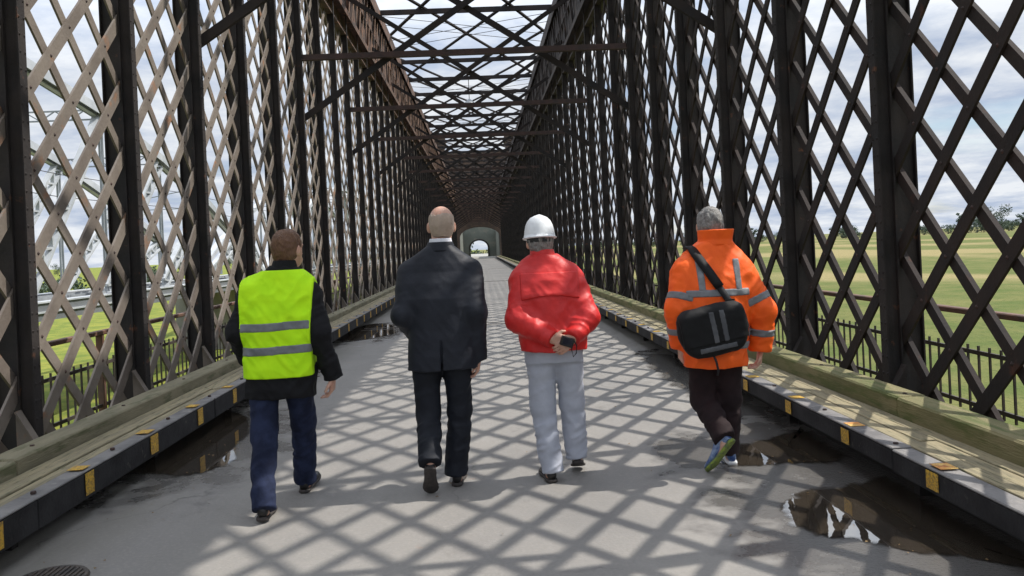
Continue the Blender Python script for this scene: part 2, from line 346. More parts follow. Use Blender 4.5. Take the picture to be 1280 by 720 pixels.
me = bpy.data.meshes.new('drain_cover'); bm.to_mesh(me); bm.free(); me.materials.append(M['iron'])
tag(link('drain_cover', me, None, (-2.14, 3.93, 0.0065)), 'dark round iron drain cover in the road beside the left kerb', 'drain')

# ------------------------------------------------------------------ lattice trusses
def truss(side):
    S = SIDES[side]; s = S['s']; xi = S['xi']
    nm = 'left' if s < 0 else 'right'
    root = empty('lattice_truss', ('sunlit rusty steel lattice truss along the left side of the bridge' if s < 0 else
                 'dark backlit steel lattice truss along the right side of the bridge'), 'bridge truss', (s * xi, 0, 0))
    # local x: 0 = inner edge of the posts, positive = outwards (mirrored by s)
    X = lambda d: s * d
    def B(mb, d0, d1, y0, y1, z0, z1): mb.box(min(X(d0), X(d1)), max(X(d0), X(d1)), y0, y1, z0, z1)
    # posts: pierced plate web with flange angles each side of the lattice
    near = MB()
    B(near, 0.012, 0.289, -0.012, 0.012, ZB + .02, ZC)
    B(near, 0.012, 0.125, -0.012, 0.012, ZC, ZC + 2.5)
    B(near, 0.0, 0.014, -0.050, 0.050, ZB + .02, ZC + 2.5)
    B(near, 0.110, 0.124, -0.045, -0.012, ZB + .02, ZC + 2.5); B(near, 0.110, 0.124, 0.012, 0.045, ZB + .02, ZC + 2.5)
    B(near, 0.288, 0.300, -0.045, 0.045, ZB + .02, ZC)
    z = ZB + .1
    while z < ZC:
        for yy in (-.032, .032):
            c = Vector((0, yy, z)); b0 = len(near.v)
            for q in range(5): near.v.append(c + Vector((0, math.cos(q*1.2566)*.014, math.sin(q*1.2566)*.014)))
            near.v.append(c + Vector((X(-.010), 0, 0)))
            for q in range(5): near.f.append((b0+q, b0+(q+1) % 5, b0+5))
        z += .13
    far = MB()
    B(far, 0.012, 0.165, -0.011, 0.011, ZB + .02, ZC); B(far, 0.0, 0.014, -0.05, 0.05, ZB + .02, ZC + 2.5)
    me_n = near.mesh('post', M['post']); me_f = far.mesh('post', M['post'])
    for k in range(K0, K1 + 1):
        link('post', me_n if k < 7 else me_f, root, (0, Y0P + k * SP, 0))
    # foot brackets
    gm = MB(); i = 0
    y0, y1 = -0.125, -0.105
    tri = [(0.10, 0.46), (-0.13, 0.05), (0.10, 0.05)]
    for y in (y0, y1):
        for d, z in tri: gm.v.append((X(d), y, z))
    gm.f += [(0, 1, 2), (5, 4, 3), (0, 3, 4, 1), (1, 4, 5, 2), (2, 5, 3, 0)]
    gm.bar((X(0.10), -0.10, 0.467), (X(-0.135), -0.10, 0.052), 0.075, 0.012, up=(s, 0, 1))
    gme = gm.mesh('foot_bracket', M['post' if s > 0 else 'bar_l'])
    for k in range(-1, 26): link('foot_bracket', gme, root, (0, Y0P + k * SP, 0))
    # lattice bars: two crossing families of flat bars
    T = 0.020; WA, WB = (0.115, 0.095) if s < 0 else (0.086, 0.100)
    H = ZC + 0.3 - ZB
    def barmesh(sign, off, W):
        m_ = MB(); a = Vector((X(off), 0, ZB)); b_ = Vector((X(off), sign * H, ZB + H)); m_.bar(a, b_, T, W, up=(0, -sign, 1))
        if off > .15:                                             # the outer bars are angles with a lip
            d = Vector((0, -sign, 1)).normalized() * (W / 2 - 0.006); o_ = Vector((X(0.018), 0, 0))
            m_.bar(a + d + o_, b_ + d + o_, 0.022, 0.010, up=(0, -sign, 1))
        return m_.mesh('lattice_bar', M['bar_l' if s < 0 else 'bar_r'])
    oA, oB = (0.139, 0.163) if s < 0 else (0.163, 0.139)
    meA, meB = barmesh(1, oA, WA), barmesh(-1, oB, WB)
    # phase: a crossing lies on the post line at z = 2.60
    zph = 1.5 + (2.59 - 1.55) * 1.06
    yA0 = Y0P - (zph - ZB); yB0 = Y0P + (zph - ZB)
    lim_lo, lim_hi = YB, YE
    A = [yA0 + i * PIT for i in range(-40, 400) if lim_lo - H * .5 < yA0 + i * PIT < lim_hi - H]
    Bf = [yB0 + i * PIT for i in range(-60, 400) if lim_lo + H < yB0 + i * PIT < lim_hi]
    A.sort(key=lambda y: abs(y + H/2 - 2)); Bf.sort(key=lambda y: abs(y - H/2 - 2))
    rest = MB()
    for fam, me_, sgn, (off, W) in ((A, meA, 1, (oA, WA)), (Bf, meB, -1, (oB, WB))):
        for i, y in enumerate(fam):
            if i < 149: link('lattice_bar', me_, root, (0, y, 0))
            else: rest.bar((X(off), y, ZB), (X(off), y + sgn * H, ZB + H), T, W, up=(0, -sgn, 1))
    if rest.v:
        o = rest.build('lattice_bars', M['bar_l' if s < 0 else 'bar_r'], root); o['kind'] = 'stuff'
    # rivet heads at the near crossings
    rv = MB()
    for iy in range(0, 60):
        for iz in range(0, 20):
            y = Y0P - 3*PIT + iy * PIT / 2; z = zph - 3 * PIT + iz * PIT / 2
            if (iy + iz) % 2 or y > 18: continue
            if min(abs((y - Y0P) / SP - round((y - Y0P) / SP)) * SP, 9) < 0.1: continue
            c = Vector((X(0.128), y, z)); b0 = len(rv.v); rad = 0.016
            for k in range(6): rv.v.append(c + Vector((0, math.cos(k*1.0472)*rad, math.sin(k*1.0472)*rad)))
            rv.v.append(c + Vector((X(-0.012), 0, 0)))
            for k in range(6): rv.f.append((b0+k, b0+(k+1) % 6, b0+6))
    o = rv.build('rivet_heads', M['tie'], root); o['kind'] = 'stuff'
    # top chord: deep riveted plate girder
    ch = MB()
    B(ch, 0.13, 0.17, YB, YE, ZC, ZT - 0.1)
    B(ch, 0.02, 0.40, YB, YE, ZC - 0.02, ZC + 0.02)
    B(ch, -0.10, 0.13, YB, YE, ZC + 0.52, ZC + 0.56); B(ch, -0.10, -0.08, YB, YE, ZC + 0.40, ZC + 0.52)
    B(ch, 0.02, 0.13, YB, YE, ZC + 1.6, ZC + 1.63)
    B(ch, -0.06, 0.46, YB, YE, ZT - 0.1, ZT)
    B(ch, -0.06, -0.045, YB, YE, ZT - 0.45, ZT - 0.1); B(ch, 0.445, 0.46, YB, YE, ZT - 0.45, ZT - 0.1)
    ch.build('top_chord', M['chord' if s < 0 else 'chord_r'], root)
    st = MB(); B(st, 0.05, 0.13, -0.03, 0.03, ZC + 0.565, ZC + 1.6); B(st, 0.05, 0.13, -0.03, 0.03, ZC + 1.63, ZT - 0.1)
    lc = MB(); za, zb_ = ZC + 0.60, ZT - 0.48
    for q in range(3):
        lc.bar((X(0.03), q*SP/3, za), (X(0.03), (q+1.6)*SP/3, zb_), 0.015, 0.085, up=(0, -1, .4))
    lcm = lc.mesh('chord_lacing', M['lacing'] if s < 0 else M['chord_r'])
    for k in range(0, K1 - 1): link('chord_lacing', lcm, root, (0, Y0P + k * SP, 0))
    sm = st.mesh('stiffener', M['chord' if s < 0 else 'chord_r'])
    for k in range(0, 60): link('stiffener', sm, root, (0, Y0P + (k + .5) * SP, 0)) if Y0P + (k+.5)*SP < YE else None
    bc = MB(); B(bc, 0.02, 0.34, YB, YE, -0.78, -0.72); B(bc, 0.02, 0.05, YB, YE, -0.72, -0.12); B(bc, 0.31, 0.34, YB, YE, -0.72, -0.20)
    bc.build('bottom_chord', M['post'], root)
    return root
TL = truss('L'); TR = truss('R')

# ------------------------------------------------------------------ overhead bracing between the trusses
XL, XR = -SIDES['L']['xi'], SIDES['R']['xi']
XM = (XL + XR) / 2
br = empty('overhead_bracing', 'dark steel cross frames and criss-cross roof bracing spanning between the two trusses', 'bracing', (XM, 0, 0))
hl, hr = XL - XM, XR - XM
fx = MB()
f1 = MB().bar((hl - .10, 0, 4.20), (hr + .10, 0, 8.60), 0.07, 0.115).mesh('cross_brace', M['brace'])
f2 = MB().bar((hl - .10, 0.10, 8.60), (hr + .10, 0.10, 4.20), 0.07, 0.115).mesh('cross_brace', M['brace'])
f3 = MB().box(hl - .02, hr + .02, -0.12, -0.05, 5.36, 5.48).box(hl - .02, hr + .02, -0.17, -0.12, 5.36, 5.385).mesh('tie_beam', M['tie'])
for k in FRAMES:
    y = Y0P + k * SP + 0.12
    link('cross_brace', f1, br, (0, y, 0)); link('cross_brace', f2, br, (0, y, 0)); link('tie_beam', f3, br, (0, y, 0))
rs = MB().box(hl - .1, hr + .1, -0.05, 0.05, ZT - 0.20, ZT - 0.02).mesh('roof_strut', M['brace'])
for k in range(-6, K1, 2):
    if k == 14: continue
    link('roof_strut', rs, br, (0, Y0P + k * SP, 0.05))
ya = 8 * SP
d1 = MB().bar((hl, 0, ZT + .10), (hr, ya, ZT + .10), 0.12, 0.06).mesh('roof_diagonal', M['brace'])
d2 = MB().bar((hr, 0, ZT + .17), (hl, ya, ZT + .17), 0.12, 0.06).mesh('roof_diagonal', M['brace'])
for k in list(range(-10, 16, 4)) + list(range(16, K1 - 7, 2)):
    link('roof_diagonal', d1, br, (0, Y0P + k * SP, 0)); link('roof_diagonal', d2, br, (0, Y0P + k * SP, 0))
for k in range(12, K1 - 5, 6):
    for dy in (0.0, 1.2):
        for sgn in (1, -1):
            MB().tube([(sgn * hl, Y0P + k*SP + dy + .3, ZT - .12 + .03*sgn), (sgn * hr, Y0P + k*SP + dy + 3.6, ZT - .12 + .03*sgn)], 0.012, 5).build('wire_tie', M['brace'], br)

lp = empty('hanging_lamp', 'grey domed lamp hanging from the roof bracing over the road', 'lamp', (XM - .1, Y0P + 18*SP, 8.9))
MB().tube([(0, 0, 0.32), (0, 0, 1.42)], .02, 6).build('lamp_stem', M['brace'], lp)
MB().tube([(0, 0, -.02), (0, 0, .04), (0, 0, .16), (0, 0, .28), (0, 0, .36)], [.33, .32, .26, .14, .05], 18).build('lamp_shade', M['pale_steel'], lp, True)
# ------------------------------------------------------------------ floor beams under the deck
fb = empty('floor_beams', 'dark steel floor beams under the road deck', 'bridge deck', (XM, 0, -0.4))
fbm = MB().box(hl - .02, hr + .02, -0.1, 0.1, -0.28, 0.085).mesh('floor_beam', M['under'])
for k in range(K0, K1 + 1): link('floor_beam', fbm, fb, (0, Y0P + k * SP, 0))

# ------------------------------------------------------------------ walkways with kerb beams and timbers
def walkway(side):
    left = side == 'L'; s = -1 if left else 1
    xk = 2.41 if left else 2.225                 # kerb face
    kw = 0.115; x1 = xk + kw + 0.008             # planks begin
    xt = 2.80 if left else 2.665                 # timber face
    tw = 0.20; zt = 0.375 if left else 0.405; ZD = 0.285
    root = empty('walkway', ('raised plank walkway with black kerb in the shade on the left' if left else
                             'raised plank walkway with black kerb and mossy edge timber on the right'), 'walkway', (0, 0, 0))
    def bx(name, a, b_, y0, y1, z0, z1, m, bev=0.006):
        mb = MB(); mb.box(min(s*a, s*b_), max(s*a, s*b_), y0, y1, z0, z1); me = mb.mesh(name, m)
        if bev: bevel(me, bev)
        return link(name, me, root)
    rnd = random.Random(3 if left else 4)
    # kerb beams in lengths, yellow markers on face and top, support blocks
    y = 3.95 - 0.945 * 9 + 0.4
    while y < 118:
        L = 2.835 if y < 40 else 11.34
        dz = rnd.uniform(-.004, .004); dx = rnd.uniform(-.004, .004)
        bx('kerb_beam', xk + dx, xk + kw + dx, y + .006, y + L - .006, (0.115 if left else 0.160) + dz, 0.276 + dz, M['kerb'], 0.008)
        bx('kerb_cap', xk + dx - .002, xk + kw + dx, y + .006, y + L - .006, 0.2765 + dz, 0.290 + dz, M['kerb_cap'], 0.005)
        y += L
    top = MB(); face = MB()
    for k in range(-3, 34):
        yc = 3.95 + 0.945 * k + rnd.uniform(-.02, .02); w = rnd.uniform(.048, .064)
        pm = M['yellow'] if (left or k > 1) else M['orange_y']
        o = MB(); o.box(s*(xk-.0075) if s > 0 else s*(xk-.0045), s*(xk-.0045) if s > 0 else s*(xk-.0075), yc - w, yc + w, 0.140 if left else 0.180, 0.270)
        o.build('yellow_marker', M['yellow'], root)
        o = MB(); a, b_ = s*(xk + .012), s*(xk + kw - .012); o.box(min(a, b_), max(a, b_), yc - w, yc + w, 0.2955, 0.2975)
        o.build('yellow_marker', pm, root)
    sb = MB(); sb.box(min(s*(xk+.17), s*(xk+.24)), max(s*(xk+.17), s*(xk+.24)), -0.03, 0.03, 0.0, 0.225); sbm = sb.mesh('support_block', M['under'])
    for k in range(-2, 60): link('support_block', sbm, root, (0, 4.42 + 1.89 * k, 0))
    # longitudinal planks
    npl = 3 if left else 3
    pw = (xt - x1) / npl
    for i in range(npl):
        y = -5 + rnd.uniform(0, 2)
        while y < 118:
            L = rnd.uniform(3.2, 4.4) if y < 45 else 14
            L = min(L, 118.5 - y)
            dz = rnd.uniform(-.006, .004)
            bx('plank', x1 + i*pw + .005, x1 + (i+1)*pw - .005, y + .004, y + L - .004, ZD - .05 + dz, ZD + dz, M['plank'], 0.004)
            y += L
    y = -5.2
    while y < 118:
        L = min(rnd.uniform(4.5, 5.5) if y < 45 else 14, 118.5 - y)
        jx = rnd.uniform(-.012, .008)
        bx('edge_timber', xt + jx, xt + tw + jx, y + .004, y + L - .004, 0.18 + rnd.uniform(-.004, .004), zt + rnd.uniform(-.006, .006), M['timber'] if left else M['mossy'], 0.012)
        y += L
    bt = MB(); bt.tube([(0, 0, 0), (0, 0, .014)], [.016, .013], 6); btm = bt.mesh('bolt_head', M['tie'])
    for k in range(0, 22): link('bolt_head', btm, root, (s*(xk + .06 + .01*math.sin(k*7)), 4.42 + .945*k, 0.2895)); link('bolt_head', btm, root, (s*(xt + .1), 3.9 + 1.3*k, zt - .002))
    bx('riser_board', xk + 0.25, xk + 0.28, -5.2, 118.5, -0.02, ZD - .062, M['under'], 0)
    bx('bearer', xk + 0.30, xt + tw - .02, -5.2, 118.5, -0.03, 0.172, M['under'], 0)
    return root
walkway('L'); walkway('R')
# leaves and grit lying along the kerbs
lm = mat('dead leaf', (0.20, 0.13, 0.05), (0.12, 0.07, 0.03), rough=0.8, scale=40)
rnd = random.Random(21); lv = MB()
for i in range(260):
    s = rnd.choice((-1, 1)); e = 2.35 if s < 0 else 2.2
    x = s * (e - abs(rnd.gauss(0, .25))); y = rnd.uniform(3.2, 14)
    if rnd.random() < .35: x = rnd.uniform(-2.2, 2.1)
    r = rnd.uniform(.004, .012); a = rnd.uniform(0, 6.28); b0 = len(lv.v); z = .006
    for k, q in enumerate((1, .6, 1, .6)):
        lv.v.append((x + math.cos(a + k*1.57)*r*q, y + math.sin(a + k*1.57)*r*q, z + rnd.uniform(0, .006)))
    lv.f.append((b0, b0+1, b0+2, b0+3))
o = lv.build('dead_leaves', lm); o['kind'] = 'stuff'; o['label'] = 'dry leaf scraps and grit scattered on the road'; o['category'] = 'litter'

# ------------------------------------------------------------------ outer railings
def railing(s, X):
    root = empty('railing', ('rusty outer railing with thin pickets beyond the left truss' if s < 0 else 'rusty outer railing with thin pickets beyond the right truss'), 'railing', (s * X, 0, 0))
    y0, y1 = 2.0, 62.0; zt, zm, zb = 0.72, 0.335, -0.165
    bevel(MB().box(-.045, .045, y0, y1, zt - .06, zt).mesh('x', M['rail']), .008)
    link('top_rail', bevel(MB().box(-.045, .045, y0, y1, zt - .055, zt).mesh('top_rail', M['rail']), .01), root)
    MB().box(-.012, .012, y0, y1, zm - .04, zm).build('middle_rail', M['picket'], root)
    MB().box(-.012, .012, y0, y1, zb - .04, zb).build('bottom_rail', M['picket'], root)
    pm = MB().box(-.009, .009, -.009, .009, zb - .09, zm + .045).mesh('picket', M['picket'])
    n = 0; y = y0 + .08
    while n < 295 and y < y1 - .1:
        link('picket', pm, root, (0.0, y, 0)); y += 0.163; n += 1
    xt = SIDES['L' if s < 0 else 'R']['xi'] + 0.3
    po = MB().box(-.035, .035, -.035, .035, -0.60, zt - .056)
    a, b_ = -s * (X - xt), .05 * s
    po.box(min(a, b_), max(a, b_), -.05, .05, -0.72, -0.60); pom = po.mesh('railing_post', M['rail'])
    yr = 8.91 if s > 0 else 9.9
    for k in range(-1, 13): link('railing_post', pom, root, (0, yr + k * 2 * SP, 0))
railing(1, 4.60); railing(-1, 4.66)

# ------------------------------------------------------------------ far portal towers
def arch_wall(root, name, y0, y1, xa, xb, z0, ztop, hw, zs, rise, cx, m):
    # wall with an arched opening: profile in XZ extruded along Y
    n = 14; arc = [(cx - hw, z0), (cx - hw, zs)]
    for i in range(1, n):
        t = math.pi * (1 - i / n); arc.append((cx + hw * math.cos(t), zs + rise * math.sin(t)))
    arc += [(cx + hw, zs), (cx + hw, z0)]
    v = []; f = []
    outer = [(xa, z0), (xa, ztop), (xb, ztop), (xb, z0)]
    prof = [(xa, z0), (xa, ztop), (xb, ztop), (xb, z0)] + arc[::-1]
    k = len(prof)
    for y in (y0, y1): v += [(x, y, z) for x, z in prof]
    f.append(tuple(range(k))); f.append(tuple(reversed(range(k, 2*k))))
    for i in range(k): f.append((i, k + i, k + (i+1) % k, (i+1) % k))
    me = new_mesh(name, v, f, m); bm = bmesh.new(); bm.from_mesh(me); bmesh.ops.recalc_face_normals(bm, faces=bm.faces); bmesh.ops.triangulate(bm, faces=[q for q in bm.faces if len(q.verts) > 4]); bm.to_mesh(me); bm.free()
    return link(name, me, root)
tw = empty('portal_tower', 'brown brick portal tower closing the far end of the bridge', 'tower', (XM, 120, GZ))
arch_wall(tw, 'front_wall', 0, 2.4, -5.5, 5.5, 5.0, 6 + 15.5, 3.02, 6 + 3.3, 1.5, 0.1, M['brick'])
MB().box(-5.7, 5.7, -0.25, 2.65, 6 + 15.5, 6 + 16.1).build('cornice', M['brick'], tw)
for s in (-1, 1):
    MB().box(min(s*4.6, s*6.6), max(s*4.6, s*6.6), -0.6, 3.0, 0, 6 + 17.5).build('turret', M['brick'], tw)
    MB().box(min(s*4.4, s*6.8), max(s*4.4, s*6.8), -0.8, 3.2, 6 + 17.5, 6 + 18.2).build('turret_cap', M['brick'], tw)
MB().box(-6.5, 6.5, 0.05, 60, 0, 5.2).build('pier', M['conc'], tw)
t2 = empty('inner_portal', 'pale plastered wall with small archway seen through the far tower', 'archway', (XM, 150, -0.5))
arch_wall(t2, 'plaster_wall', 0, 3.0, -5.5, 5.5, 0.3, 9.0, 1.62, 0.5 + 1.7, 1.35, -0.1, M['plaster'])
ring = MB(); pts = []
for i in range(0, 15):
    t = math.pi * (1 - i / 14); pts.append((-0.1 + 1.74*math.cos(t), -0.08, 2.2 + 1.47*math.sin(t)))
ring.tube([( -1.84, -0.08, 0.5)] + pts + [(1.64, -0.08, 0.5)], 0.16, 6).build('arch_surround', M['post'], t2)
for s in (-1, 1):
    w_ = empty('passage_wall', 'pale plaster wall flanking the passage behind the far tower, on the ' + ('left' if s < 0 else 'right'), 'wall', (XM + s * 3.25, 136, 0))
    MB().box(-.2, .2, -13.2, 13.8, -0.5, 4.6).build('wall', M['plaster'], w_)
    MB().box(-.26, .26, -13.2, 13.8, 4.6, 4.8).build('coping', M['conc'], w_)

# ------------------------------------------------------------------ railway bridge to the left
def rail_span(yc, half, label):
    root = empty('railway_bridge', label, 'railway bridge', (-18, yc, 0))
    bpar = 0.005; zap = 10.3; zdk = 0.27
    top = lambda y: zap - bpar * y * y
    hs = math.sqrt((zap - zdk) / bpar)
    n = 13; ys = [-hs + 2 * hs * i / n for i in range(n + 1)]
    off = (38 - 22) % (2*hs/n)
    for ti, dx in enumerate((0.0, -5.6)):
        ch = MB()
        for i in range(n):
            a, b_ = ys[i], ys[i+1]
            pa, pb = Vector((dx, a, top(a))), Vector((dx, b_, top(b_)))
            ch.bar(pa + Vector((0, 0, .20)), pb + Vector((0, 0, .20)), 0.55, 0.10); ch.bar(pa - Vector((0, 0, .22)), pb - Vector((0, 0, .22)), 0.22, 0.06)
            ch.bar(pa + Vector((.29, 0, 0)), pb + Vector((.29, 0, 0)), 0.03, 0.36); ch.bar(pa - Vector((.29, 0, 0)), pb - Vector((.29, 0, 0)), 0.03, 0.36)
            m_ = 6
            for j in range(0):
                q0 = pa.lerp(pb, j/m_); q1 = pa.lerp(pb, (j+1)/m_); sg = 1 if j % 2 else -1
                for xo in (-.2, .2): ch.bar(q0 + Vector((xo, 0, .2*sg)), q1 + Vector((xo, 0, -.2*sg)), 0.03, 0.09)
        ch.build('top_chord', M['white_steel'], root)
        for i in range(1, n):
            y = ys[i]; v = MB(); z1 = top(y) - .2
            for o_ in (-.14, .14): v.box(dx - .05, dx + .05, y + o_ - .03, y + o_ + .03, zdk, z1)
            v.bar((dx, y-.14, zdk+.3), (dx, y+.14, z1-.2), .05, .05)
            v.build('vertical', M['pale_steel'], root)
            j = i - 1 if i <= n // 2 else i + 1
            # laced diagonal towards the lower outer node, with counter lacing
            p = Vector((dx, y, z1)); jn = ys[i - 1] if y > 0 else ys[i + 1]; q = Vector((dx, jn, zdk + .1)); d = (q - p).normalized(); nn = d.cross(Vector((1, 0, 0))).normalized()
            g = MB()
            for o_ in (-.3, .3): g.bar(p + nn*o_, q + nn*o_, 0.30, 0.13, up=nn)
            L = (q - p).length; m_ = max(2, int(L / .55))
            for c in range(m_):
                sg = 1 if c % 2 else -1; g.bar(p + d*(L*c/m_) + nn*.28*sg, p + d*(L*(c+1)/m_) - nn*.28*sg, 0.2, 0.10, up=nn)
            g.build('diagonal', M['white_steel'], root)
        MB().box(dx - .25, dx + .25, -half, half, -0.62, 0.10).build('girder', M['grey_steel'], root)
        MB().box(dx - .32, dx + .32, -half, half, 0.104, 0.17).build('girder_flange', M['white_steel'], root)
        MB().box(dx + .26, dx + .33, -half, half, -0.30, -0.22).build('girder_flange', M['white_steel'], root)
    for i in range(3, n - 2):
        y = ys[i]; st = MB(); z = top(y)
        for o_ in (-.25, .2): st.bar((0, y, z + o_), (-5.6, y, z + o_), .08, .07)
        for c in range(8): st.bar((-.7*c, y, z + (.2 if c % 2 else -.25)), (-.7*(c+1), y, z + (-.25 if c % 2 else .2)), .05, .05)
        st.build('top_strut', M['pale_steel'], root)
    MB().box(-5.3, -.3, -half, half, -0.35, 0.05).build('track_bed', M['ballast'], root)
    for x in (-1.7, -3.2): MB().box(x - .035, x + .035, -half, half, 0.054, 0.20).build('rail', M['pale_steel'], root)
    for e in (-1, 1): MB().box(-6.3, .7, e*(half - 1.2) - 1.1, e*(half - 1.2) + 1.1, GZ - .3, -0.63).build('pier', M['conc'], root)
    return root
rail_span(22, 44.6, 'light grey arched railway truss bridge nearest on the left behind the lattice')
rail_span(111.6, 44.6, 'second pale railway truss span farther away on the left')
rail_span(201, 44.6, 'third and most distant pale railway truss span on the left')
def mast(y, label):
    root = empty('catenary_mast', label, 'mast', (-25.6, y, GZ), 'railway masts')
    MB().tube([(0, 0, 0), (0, 0, 6 + 8.2)], [.16, .09], 8).build('pole', M['pale_steel'], root, True)
    a = MB(); a.bar((0, 0, 12.4), (2.9, 0, 12.9), .06, .06); a.bar((0, 0, 11.6), (2.9, 0, 11.6), .06, .06); a.bar((1.4, 0, 11.6), (1.4, 0, 12.65), .04, .04)
    a.build('bracket_arm', M['pale_steel'], root)
for y, lb in ((28, 'steel catenary mast behind the nearest railway truss'), (62, 'steel catenary mast at the end of the nearest railway span'), (112, 'steel catenary mast beside the middle railway span'), (165, 'farthest steel catenary mast along the railway')): mast(y, lb)
wr = MB()
for z in (5.62, 6.85): wr.tube([(-22.75, y, z - (.25 if (i % 2) else 0)) for i, y in enumerate((-5, 11, 28, 45, 62, 87, 112, 140, 165, 190))], .02, 4)
tag(wr.build('overhead_wire', M['brace']), 'thin overhead electric wires above the railway track', 'wire')

# ------------------------------------------------------------------ trees on the horizon
def tree_meshes(seed, rx, rz, trunk):
    rnd = random.Random(seed); tr = MB(); H_ = trunk + rz
    tr.tube([(0, 0, -0.5), (.1, 0, trunk*.6), (0, .15, trunk + rz*.5)], [.35, .26, .1], 7)
    for k in range(6):
        a = rnd.uniform(0, 6.28); z = trunk * rnd.uniform(.7, 1.2); tr.tube([(0, 0, z), (math.cos(a)*rx*.6, math.sin(a)*rx*.6, z + rz*.6)], [.14, .04], 5)
    cr = MB(); blobs = [(rnd.gauss(0, .45)*rx, rnd.gauss(0, .45)*rx, trunk + rz*(.6 + rnd.uniform(-.5, 1.0)), rnd.uniform(.28, .5)*rx) for _ in range(16)]
    for (x, y, z, r) in blobs:
        for _ in range(60):
            d = Vector((rnd.gauss(0, 1), rnd.gauss(0, 1), rnd.gauss(0, .8))); d = d.normalized() * r * rnd.uniform(.55, 1.1)
            c = Vector((x, y, z)) + d; q = rnd.uniform(.25, .6); u = Vector((rnd.gauss(0, 1), rnd.gauss(0, 1), rnd.gauss(0, 1))).normalized(); w = u.orthogonal().normalized(); b0 = len(cr.v)
            v2 = u.cross(w)
            for k in range(4): cr.v.append(c + (w*math.cos(k*1.57) + v2*math.sin(k*1.57)*.7) * q)
            cr.f.append((b0, b0+1, b0+2, b0+3))
    return tr.mesh('trunk', M['bark']), cr.mesh('crown', M['leaf'])
TM = [tree_meshes(1, 6.5, 8, 4), tree_meshes(2, 4.5, 6, 2.5), tree_meshes(3, 5.5, 5, 2), tree_meshes(4, 3.5, 8, 3)]
rnd = random.Random(5)
def tree(ti, x, y, sc, label, group='trees along the far field edge'):
    root = empty('field_tree', label, 'tree', (x, y, GZ - .3 - 1.6 * sc), group); root.scale = (sc * rnd.uniform(.9, 1.2), sc, sc * rnd.uniform(.85, 1.1)); root.rotation_euler.z = rnd.uniform(0, 6)
    link('trunk', TM[ti][0], root); link('crown', TM[ti][1], root)
tree(0, 532, 800, 1.6, 'tallest rounded tree on the horizon at the far right', 'trees along the far field edge')
tree(2, 512, 806, 1.7, 'broad tree beside the tallest tree on the right horizon')
tree(1, 440, 800, 1.5, 'lone small tree on the right horizon left of the tallest tree')
for i in range(60):
    x = 60 + i * 11 + rnd.uniform(-5, 5); y = 840 + rnd.uniform(-25, 60)
    tree(rnd.randint(1, 3), x, y, rnd.uniform(.8, 1.4), 'low dark tree in the row along the right horizon')
for i, (x, y, sc) in enumerate(((-7, 262, .9), (5, 270, .8), (-1.5, 300, .75), (12, 285, .9), (-16, 290, 1.0), (20, 300, 1.0))):
    tree(i % 3, x, y, sc, 'leafy tree beyond the far portal, seen through the small archway', 'trees beyond the far portal')
for i in range(26):
    tree(rnd.randint(1, 3), -58 - i * 7 + rnd.uniform(-3, 3), 150 + rnd.uniform(-20, 40) + (i % 3) * 14, rnd.uniform(.55, .85), 'bushy tree in the row behind the railway bridge on the left', 'trees behind the railway bridge')
for i in range(34):
    x = -70 - i * 22 + rnd.uniform(-8, 8); y = 760 + rnd.uniform(-40, 80)
    tree(rnd.randint(0, 3), x, y, rnd.uniform(.6, 1.1), 'low dark tree in the row along the left horizon')

# ------------------------------------------------------------------ people: distance fields turned into smooth continuous meshes
_tab = np.random.RandomState(11).rand(32, 32, 32).astype(np.float32)
def vnoise(x, y, z):
    xi, yi, zi = np.floor(x).astype(int), np.floor(y).astype(int), np.floor(z).astype(int)
    fx, fy, fz = x - xi, y - yi, z - zi
    fx, fy, fz = fx*fx*(3-2*fx), fy*fy*(3-2*fy), fz*fz*(3-2*fz)
    g = lambda a, b, c: _tab[(xi+a) % 32, (yi+b) % 32, (zi+c) % 32]
    l = lambda a, b, t: a + (b - a) * t
    return l(l(l(g(0,0,0), g(1,0,0), fx), l(g(0,1,0), g(1,1,0), fx), fy), l(l(g(0,0,1), g(1,0,1), fx), l(g(0,1,1), g(1,1,1), fx), fy), fz) - 0.5
def smin(a, b, k):
    if k <= 0: return np.minimum(a, b)
    h = np.maximum(k - np.abs(a - b), 0) / k
    return np.minimum(a, b) - h*h*k*0.25
